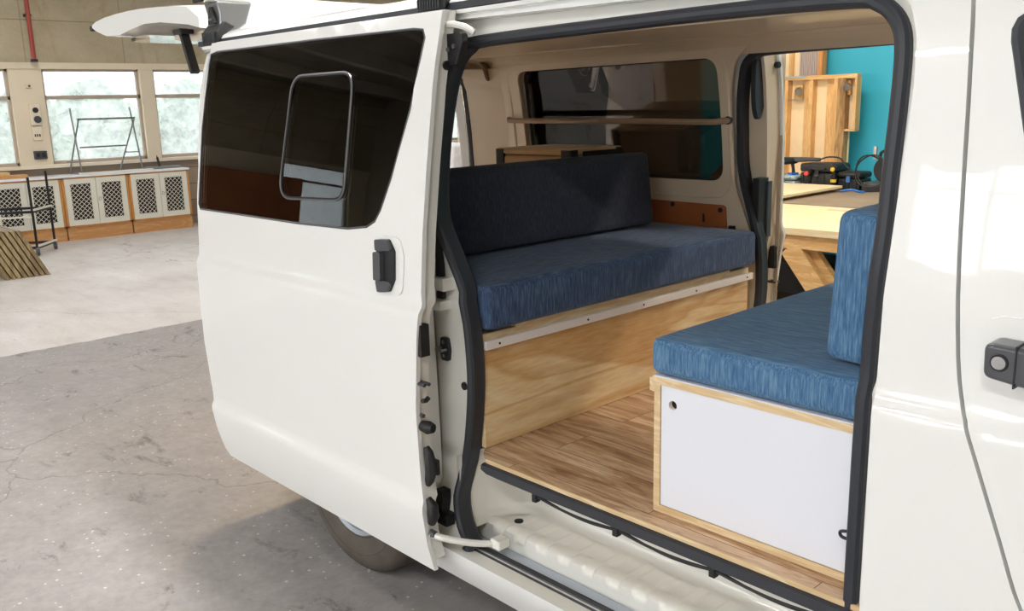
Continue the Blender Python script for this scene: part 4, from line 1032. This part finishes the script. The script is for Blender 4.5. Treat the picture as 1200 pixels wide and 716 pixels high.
# dark things under the benches
def crate(x, y, w, d, h, z=0, label='', m='blackplastic'):
    t = thing('storage_crate', (x, y, z), label, 'crate')
    MB().loft([[(x+sx*w/2*k, y+sy*d/2*k, zz) for sx, sy in ((-1, -1), (1, -1), (1, 1), (-1, 1))] for zz, k in ((z, .9), (z+h, 1), (z+h, .94), (z+.02, .85))], cap0=True, cap1=True).build('body', m, t, bevel=.006)
    MB().box(x-w/2-.01, x+w/2+.01, y-d/2-.01, y+d/2+.01, z+h-.03, z+h+.01).build('lid', m, t, bevel=.006)
    return t
crate(-1.15, 3.68, .55, .35, .34, 0, 'black lidded crate on the floor under the pale workbench')
crate(-.30, 4.75, .6, .45, .30, 0, 'dark grey crate on the floor under the dark-topped workbench', 'greyplastic')
crate(-1.75, 4.75, .7, .45, .42, 0, 'tall black crate on the floor under the dark-topped bench, towards the van door')

# tool cases on the bench
def toolcase(x0, x1, y0, y1, z0, z1, m, label, latch, lid=.35):
    t = thing('tool_case', ((x0+x1)/2, (y0+y1)/2, z0), label, 'tool case', 'tool cases on the dark-topped bench')
    zm = z1-(z1-z0)*lid
    MB().rbox(x0, x1, y0, y1, z0, zm-.003, .015, (4, 4, 2)).build('body', m, t)
    MB().rbox(x0-.004, x1+.004, y0-.004, y1+.004, zm+.003, z1, .02, (4, 4, 2)).build('lid', m, t)
    n = 5
    for k in range(n):
        x = x0+.03+(x1-x0-.06)*k/(n-1); MB().box(x-.005, x+.005, y0-.008, y0, z0+.015, zm-.012).build('rib', m, t, bevel=.002)
    for k, c in enumerate(latch):
        x = x0+(x1-x0)*(.22+.56*k/max(1, len(latch)-1) if len(latch) > 1 else .5)
        MB().box(x-.018, x+.018, y0-.016, y0, zm-.03, zm+.025).build('latch', c, t, bevel=.004)
    MB().tube(smooth_path([((x0+x1)/2-.07, y0-.004, zm+.03), ((x0+x1)/2-.055, y0-.03, zm+.03), ((x0+x1)/2+.055, y0-.03, zm+.03), ((x0+x1)/2+.07, y0-.004, zm+.03)], 3), .008, 6).build('handle', m, t)
    return t
toolcase(-1.90, -1.60, 5.25, 5.50, .90, 1.10, 'blackplastic', 'black ribbed tool case with yellow and red caps on the dark bench', ['greyplastic'])
toolcase(-1.585, -1.40, 5.27, 5.47, .90, 1.04, 'blackplastic', 'low black tool case between the ribbed case and the cable coil', ['blue'])
toolcase(-2.14, -1.93, 5.22, 5.42, .90, .99, 'bluegrey', 'small grey-green tool case at the van door edge of the dark bench', ['alu'])
def tool(label, cx, cy, cz, cap, s=1, ang=0):
    t = thing('cordless_tool', (cx, cy, cz), label, 'power tool')
    mt = Matrix.Translation((cx, cy, cz)) @ Matrix.Rotation(ang, 4, 'Z') @ Matrix.Scale(s, 4)
    MB().tube([(-.09, 0, .05), (-.05, 0, .055), (.06, 0, .055), (.075, 0, .055)], [.020, .032, .032, .024], 14).xf(mt).build('motor_housing', 'blackplastic', t)
    MB().tube([(.075, 0, .055), (.11, 0, .055), (.115, 0, .055)], [.020, .022, .012], 14).xf(mt).build('nose_cap', cap, t)
    MB().tube([(-.03, 0, .04), (-.045, 0, -.02), (-.05, 0, -.06)], [.017, .015, .018], 10).xf(mt).build('grip', 'blackplastic', t)
    MB().box(-.09, -.0, -.028, .028, -.09, -.058).xf(mt).build('battery', cap, t, bevel=.004)
    return t
tool('black drill with a red nose lying against the ribbed tool case', -1.80, 5.21, .985, 'red', .85, -1.3)
tool('black drill with a yellow nose standing between the two black cases', -1.575, 5.18, 1.03, 'yellow', .75, -1.2)
tool('black drill with a blue nose on top of the small grey-green case', -1.99, 5.24, 1.07, 'blue', .85, -1.9)
# long planer / vacuum nozzle resting on the cases
t = thing('sander', (-1.95, 5.30, 1.105), 'long dark sanding tool lying across the top of the ribbed case', 'sander')
MB().tube([(-2.2, 5.24, 1.112), (-2.05, 5.26, 1.122), (-1.9, 5.29, 1.128), (-1.76, 5.31, 1.130)], [.018, .026, .02, .014], 10).build('body', 'greyplastic', t)
MB().box(-2.20, -1.98, 5.22, 5.32, 1.09, 1.102).build('sole_plate', 'steel', t, bevel=.002)
MB().tube(smooth_path([(-1.76, 5.31, 1.13), (-1.70, 5.33, 1.15), (-1.62, 5.36, 1.14), (-1.57, 5.36, 1.08), (-1.53, 5.36, 1.055)], 5), .007, 6).build('cord', 'blackplastic', t)
# coil of cable hanging over a mitre saw
t = thing('mitre_saw', (-1.26, 5.36, .90), 'dark mitre saw at the end of the tool row on the dark-topped bench', 'saw')
MB().rbox(-1.38, -1.05, 5.25, 5.60, .90, .97, .015, (4, 4, 2)).build('saw_base', 'greyplastic', t)
MB().disc((-1.24, 5.36, 1.06), .10, 'y', .035, 28).build('blade_guard', 'blackplastic', t)
MB().tube([(-1.24, 5.40, 1.06), (-1.24, 5.50, 1.07)], [.05, .045], 14).build('motor', 'blackplastic', t)
MB().tube(smooth_path([(-1.30, 5.38, 1.14), (-1.29, 5.37, 1.19), (-1.24, 5.37, 1.205), (-1.20, 5.38, 1.17), (-1.19, 5.39, 1.11)], 4), .012, 8).build('saw_handle', 'blackplastic', t)
MB().box(-1.335, -1.31, 5.33, 5.35, 1.14, 1.24).build('depth_rod', 'alu', t, bevel=.002)
MB().disc((-1.19, 5.33, 1.05), .022, 'y', .03, 14).build('knob', 'red', t)
cb = []
for i in range(73):
    a = 2*PI*i/36; r = .13+.012*math.sin(a*2.3)
    cb.append((-1.29+r*.85*math.cos(a), 5.20+.012*i/72, 1.055+r*math.sin(a)))
cb += [(-1.16, 5.20, .95), (-1.22, 5.17, .915), (-1.32, 5.16, .910)]
o = MB().tube(smooth_path(cb, 2), .006, 6).build('power_cable', 'blackplastic'); tag(o, 'looped black power cable standing in front of the mitre saw', 'cable')
o = MB().tube(smooth_path([(-1.46, 5.08, .91), (-1.40, 5.14, .92), (-1.34, 5.13, .91), (-1.28, 5.10, .91)], 5), .009, 8).build('air_hose', 'blue'); tag(o, 'short blue air hose on the dark bench below the low case', 'hose')

# stud frame leaning on the turquoise wall
FY = 5.74
fr2 = thing('stud_frame', (-2.05, FY+.05, .90), 'pale timber stud frame with a notched corner standing against the turquoise wall', 'frame')
MB().ext([(-2.50, .90), (-1.785, .90), (-1.785, 1.345), (-1.705, 1.345), (-1.705, 1.77), (-2.50, 1.79)], 'y', FY+.075, FY+.09).build('backing_sheet', 'osb', fr2)
def stud(x0, x1, z0, z1, m='timber_z', n='stud', y0=FY, y1=FY+.075): return MB().box(x0, x1, y0, y1, z0, z1).build(n, m, fr2, bevel=.002)
stud(-2.50, -1.70, 1.765, 1.80, 'timber_x', 'top_plate'); stud(-2.50, -1.785, .90, .94, 'timber_x', 'bottom_plate')
stud(-2.36, -2.325, .94, 1.765); stud(-2.19, -2.125, .94, 1.765, y0=FY+.045); stud(-2.125, -2.09, .94, 1.765); stud(-1.985, -1.90, .94, 1.765, y0=FY+.045); stud(-1.90, -1.868, .94, 1.765)
MB().box(-1.865, -1.79, FY-.01, FY+.07, .94, 1.77).build('knotty_post', pine_mat('knotty_timber', '#b48f5a', '#6f4d28', '#cfa970', 'z', 2.2), fr2, bevel=.003)
stud(-1.72, -1.70, 1.345, 1.77); stud(-1.79, -1.70, 1.335, 1.355, 'timber_x', 'notch_rail')
for x, z in ((-2.235, 1.665), (-1.80, 1.69)):
    MB().box(x-.045, x+.03, FY+.03, FY+.06, z-.06, z+.06).build('backing_block', 'timber_z', fr2, bevel=.002)
    q = MB().tube([(x, FY+.02, z), (x+.02, FY-.01, z+.008), (x+.035, FY-.03, z+.0)], [.028, .034, .028], 14).build('socket_fitting', 'alu', fr2)
    MB().disc((x+.01, FY-.02, z), .018, 'y', .02, 12).build('fitting_cap', 'whitewood', q)
MB().box(-2.33, -2.18, FY-.012, FY, 1.60, 1.607).build('strap', 'alu', fr2); MB().box(-2.50, -2.16, FY-.006, FY+.0, 1.785, 1.80).build('tape', 'bluegrey', fr2)
fr3 = thing('tall_stud_frame', (-2.4, 5.93, 0), 'taller stud frame with a grey ribbed sheet leaning behind the notched frame', 'frame')
MB().box(-2.75, -2.305, 5.90, 5.915, .02, 2.55).build('backing_sheet', 'osb', fr3)
rs = MB()
for k in range(9): rs.box(-2.305+.0205*k, -2.290+.0205*k, 5.885, 5.915, .02, 2.55)
rs.box(-2.305, -2.12, 5.905, 5.918, .02, 2.55); rs.build('ribbed_sheet', flat('grey_ribbed', '#b3a6a0', .6), fr3)
MB().box(-2.125, -2.085, 5.87, 5.95, 0, 2.6).build('stud', 'orangewood_z', fr3, bevel=.002); MB().box(-2.40, -2.36, 5.87, 5.90, 0, 2.6).build('stud', 'timber_z', fr3, bevel=.002); MB().box(-2.79, -2.75, 5.87, 5.95, 0, 2.6).build('stud', 'timber_z', fr3)

t = thing('hardboard_stack', (-3.9, 3.7, 0), 'tall brown hardboard sheets standing beyond the far window of the van', 'board stack')
for k in range(3): MB().box(-3.75+.04*k, -2.92-.03*k, 3.60+.04*k, 3.62+.04*k, 0, 2.3-.1*k).build('sheet', 'hardboard', t, bevel=.002)
t = thing('added_fill_light', (-3.65, 1.50, 0), 'added warm fill light on a stand, unseen behind the open tail of the van', 'fill light')  # added lamp, hidden from view, to warm and brighten the van interior
MB().tube([(-3.65, 1.50, .02), (-3.65, 1.50, 1.72)], .014, 10).build('stand_pole', 'blacksteel', t)
for a in (.3, 2.4, 4.5): MB().tube([(-3.65, 1.50, .35), (-3.65+.25*math.cos(a), 1.50+.25*math.sin(a), .01)], .01, 8).build('leg', 'blacksteel', t)
MB().box(-3.72, -3.66, 1.38, 1.62, 1.70, 1.88).build('housing', 'greyplastic', t, bevel=.008)
MB().box(-3.658, -3.65, 1.40, 1.60, 1.72, 1.86).build('lens', emit('added_fill_lens', (1, .74, .48, 1), ADDED_FILL), t)
# wrapped panel seen through the open tail of the van
t = thing('wrapped_panel', (-5.0, 4.42, 0), 'tall panel wrapped in crinkled film seen through the open tail of the van', 'panel')
MB().rbox(-5.05, -4.95, 4.25, 4.75, .0, 1.53, .03, (3, 8, 14)).build('wrap', 'foam', t)
MB().rbox(-5.1, -4.9, 4.05, 4.25, .0, 1.28, .05, (3, 6, 12)).build('loose_film', flat('pale_film', '#dcdce0', .3, bump=.8, bscale=25, var=.15, vscale=20), t)
t = thing('hand_mirror', (-3.2, 2.95, 0), 'small oval mirror on a stand in front of the wrapped panel', 'mirror')
m_ = MB(); 
P_ = [(-3.2, 3.03+.035*math.cos(a), 1.17+.085*math.sin(a)) for a in [2*PI*i/24 for i in range(24)]]
MB().tube(P_, .009, 8, closed=True).build('mirror_rim', 'blackplastic', t)
MB().prism([(3.03+.035*math.cos(a), 1.17+.085*math.sin(a)) for a in [2*PI*i/24 for i in range(24)]], lambda y, z: (-3.205, y, z), lambda y, z: (-3.195, y, z)).build('mirror_glass', 'chrome', t)
MB().tube([(-3.2, 3.03, 1.08), (-3.2, 3.03, .02)], .012, 8).build('stand_pole', 'blacksteel', t); MB().disc((-3.2, 3.03, 0), .14, 'z', .02, 24).build('stand_base', 'blacksteel', t)

# objects on the near side of the hall, seen only as reflections in the van's glass
t = thing('chipboard_stack', (-11, -5.2, 0), 'stack of brown chipboard sheets standing under the windows, mirrored in the door glass', 'chipboard stack')
MB().box(-11.2, -10.9, -6.05, -4.1, 0, 1.9).build('sheet_stack', 'hardboard', t, bevel=.01)

# ------------------------------------------------------------------ outside the windows
def tree(x, y, h, seed):
    r = random.Random(seed)
    t = thing('shrub', (x, y, -.3), 'pale leafy shrub outside, blurred behind the dusty window glass', 'shrub', 'shrubs outside the windows')
    MB().tube([(x, y, -.3), (x+.1, y+.1, h*.35), (x, y, h*.7)], [.06, .05, .02], 8).build('trunk', 'orangewood_z', t)
    m = MB()
    for i in range(1500):
        u = r.random(); a = r.uniform(0, 2*PI); zz = -.3+(h+.3)*u; R = h*.52*math.sin(PI*min(1, .15+u*.85))**.6*r.uniform(.5, 1)
        c = Vector((x+R*math.cos(a), y+R*math.sin(a), zz)); s = r.uniform(.10, .22)
        q = Matrix.Rotation(r.uniform(0, 6), 3, 'X') @ Matrix.Rotation(r.uniform(0, 6), 3, 'Y')
        m._add([c+q @ Vector(v)*s for v in ((-1, -.5, 0), (0, -.7, .2), (1, 0, 0), (0, .7, .2), (-1, .5, 0))], [(0, 1, 2, 3, 4)])
    m.build('crown', 'leaves', t, smooth=0)
    return t
protos = [tree(-17, 3.6, 2.0, 1), tree(-18.5, 5.4, 2.25, 2)]
for i, (x, y) in enumerate([(-17, 1.6), (-18.2, 7.4), (-17.2, 9.2), (-18.4, 11.2), (-17.1, 13.2), (-18, -.6), (-18.3, 15.4), (-17, 17.5), (-17.5, -2.8), (-16.5, 19.5)]):
    s = protos[i % 2]; c = copy_tree(s); c.location = (x, y, -.3); c.rotation_euler = (0, 0, i*1.3)

# ------------------------------------------------------------------ light
W = bpy.data.worlds.new('sky'); bpy.context.scene.world = W; W.use_nodes = True
bg = W.node_tree.nodes['Background']; bg.inputs[0].default_value = (.93, .97, 1, 1); bg.inputs[1].default_value = SKY
def ceiling_light(x, y, col, s, label, ln=1.5, rotz=0):
    t = thing('ceiling_light', (x, y, ZC-.5), label, 'ceiling light', 'hanging tube lights')
    a, b = (ln/2, .10) if rotz == 0 else (.10, ln/2)
    MB().box(x-a-.02, x+a+.02, y-b-.02, y+b+.02, ZC-.46, ZC-.40).build('housing', 'whitewood', t)
    MB().box(x-a, x+a, y-b, y+b, ZC-.475, ZC-.461).build('diffuser', emit('tube_%g_%g' % (x, y), col, s), t)
    for u in (-.6, .6): MB().tube([(x+(a*u if rotz == 0 else 0), y+(0 if rotz == 0 else b*u), ZC-.40), (x+(a*u if rotz == 0 else 0), y+(0 if rotz == 0 else b*u), ZC)], .006, 6).build('hanger', 'steel', t)
for i, (x, y, col, s, txt) in enumerate(LAMPS):
    ceiling_light(x, y, col, s, 'long tube light hanging from the ceiling '+txt)

# ------------------------------------------------------------------ camera
cam = bpy.data.cameras.new('camera'); co = bpy.data.objects.new('camera', cam); C.objects.link(co)
yaw, pit, rol = (math.radians(v) for v in (137.1404, -12.6261, -1.5643))
f = Vector((math.cos(yaw)*math.cos(pit), math.sin(yaw)*math.cos(pit), math.sin(pit))); r = Vector((math.sin(yaw), -math.cos(yaw), 0)); u = r.cross(f)
Rr = r*math.cos(rol)+u*math.sin(rol); Uu = -r*math.sin(rol)+u*math.cos(rol)
mt = Matrix((Rr, Uu, -f)).transposed().to_4x4(); mt.translation = Vector((1.8853, -1.5021, 1.6318)); co.matrix_world = mt
cam.sensor_width = 36; cam.lens = 1053.7/1200*36; cam.clip_start = .05; cam.clip_end = 200
sc = bpy.context.scene; sc.camera = co
sc.view_settings.view_transform = 'Standard'; sc.view_settings.look = 'None'; sc.view_settings.gamma = 1; sc.view_settings.use_curve_mapping = False
sc.view_settings.exposure = EXPO
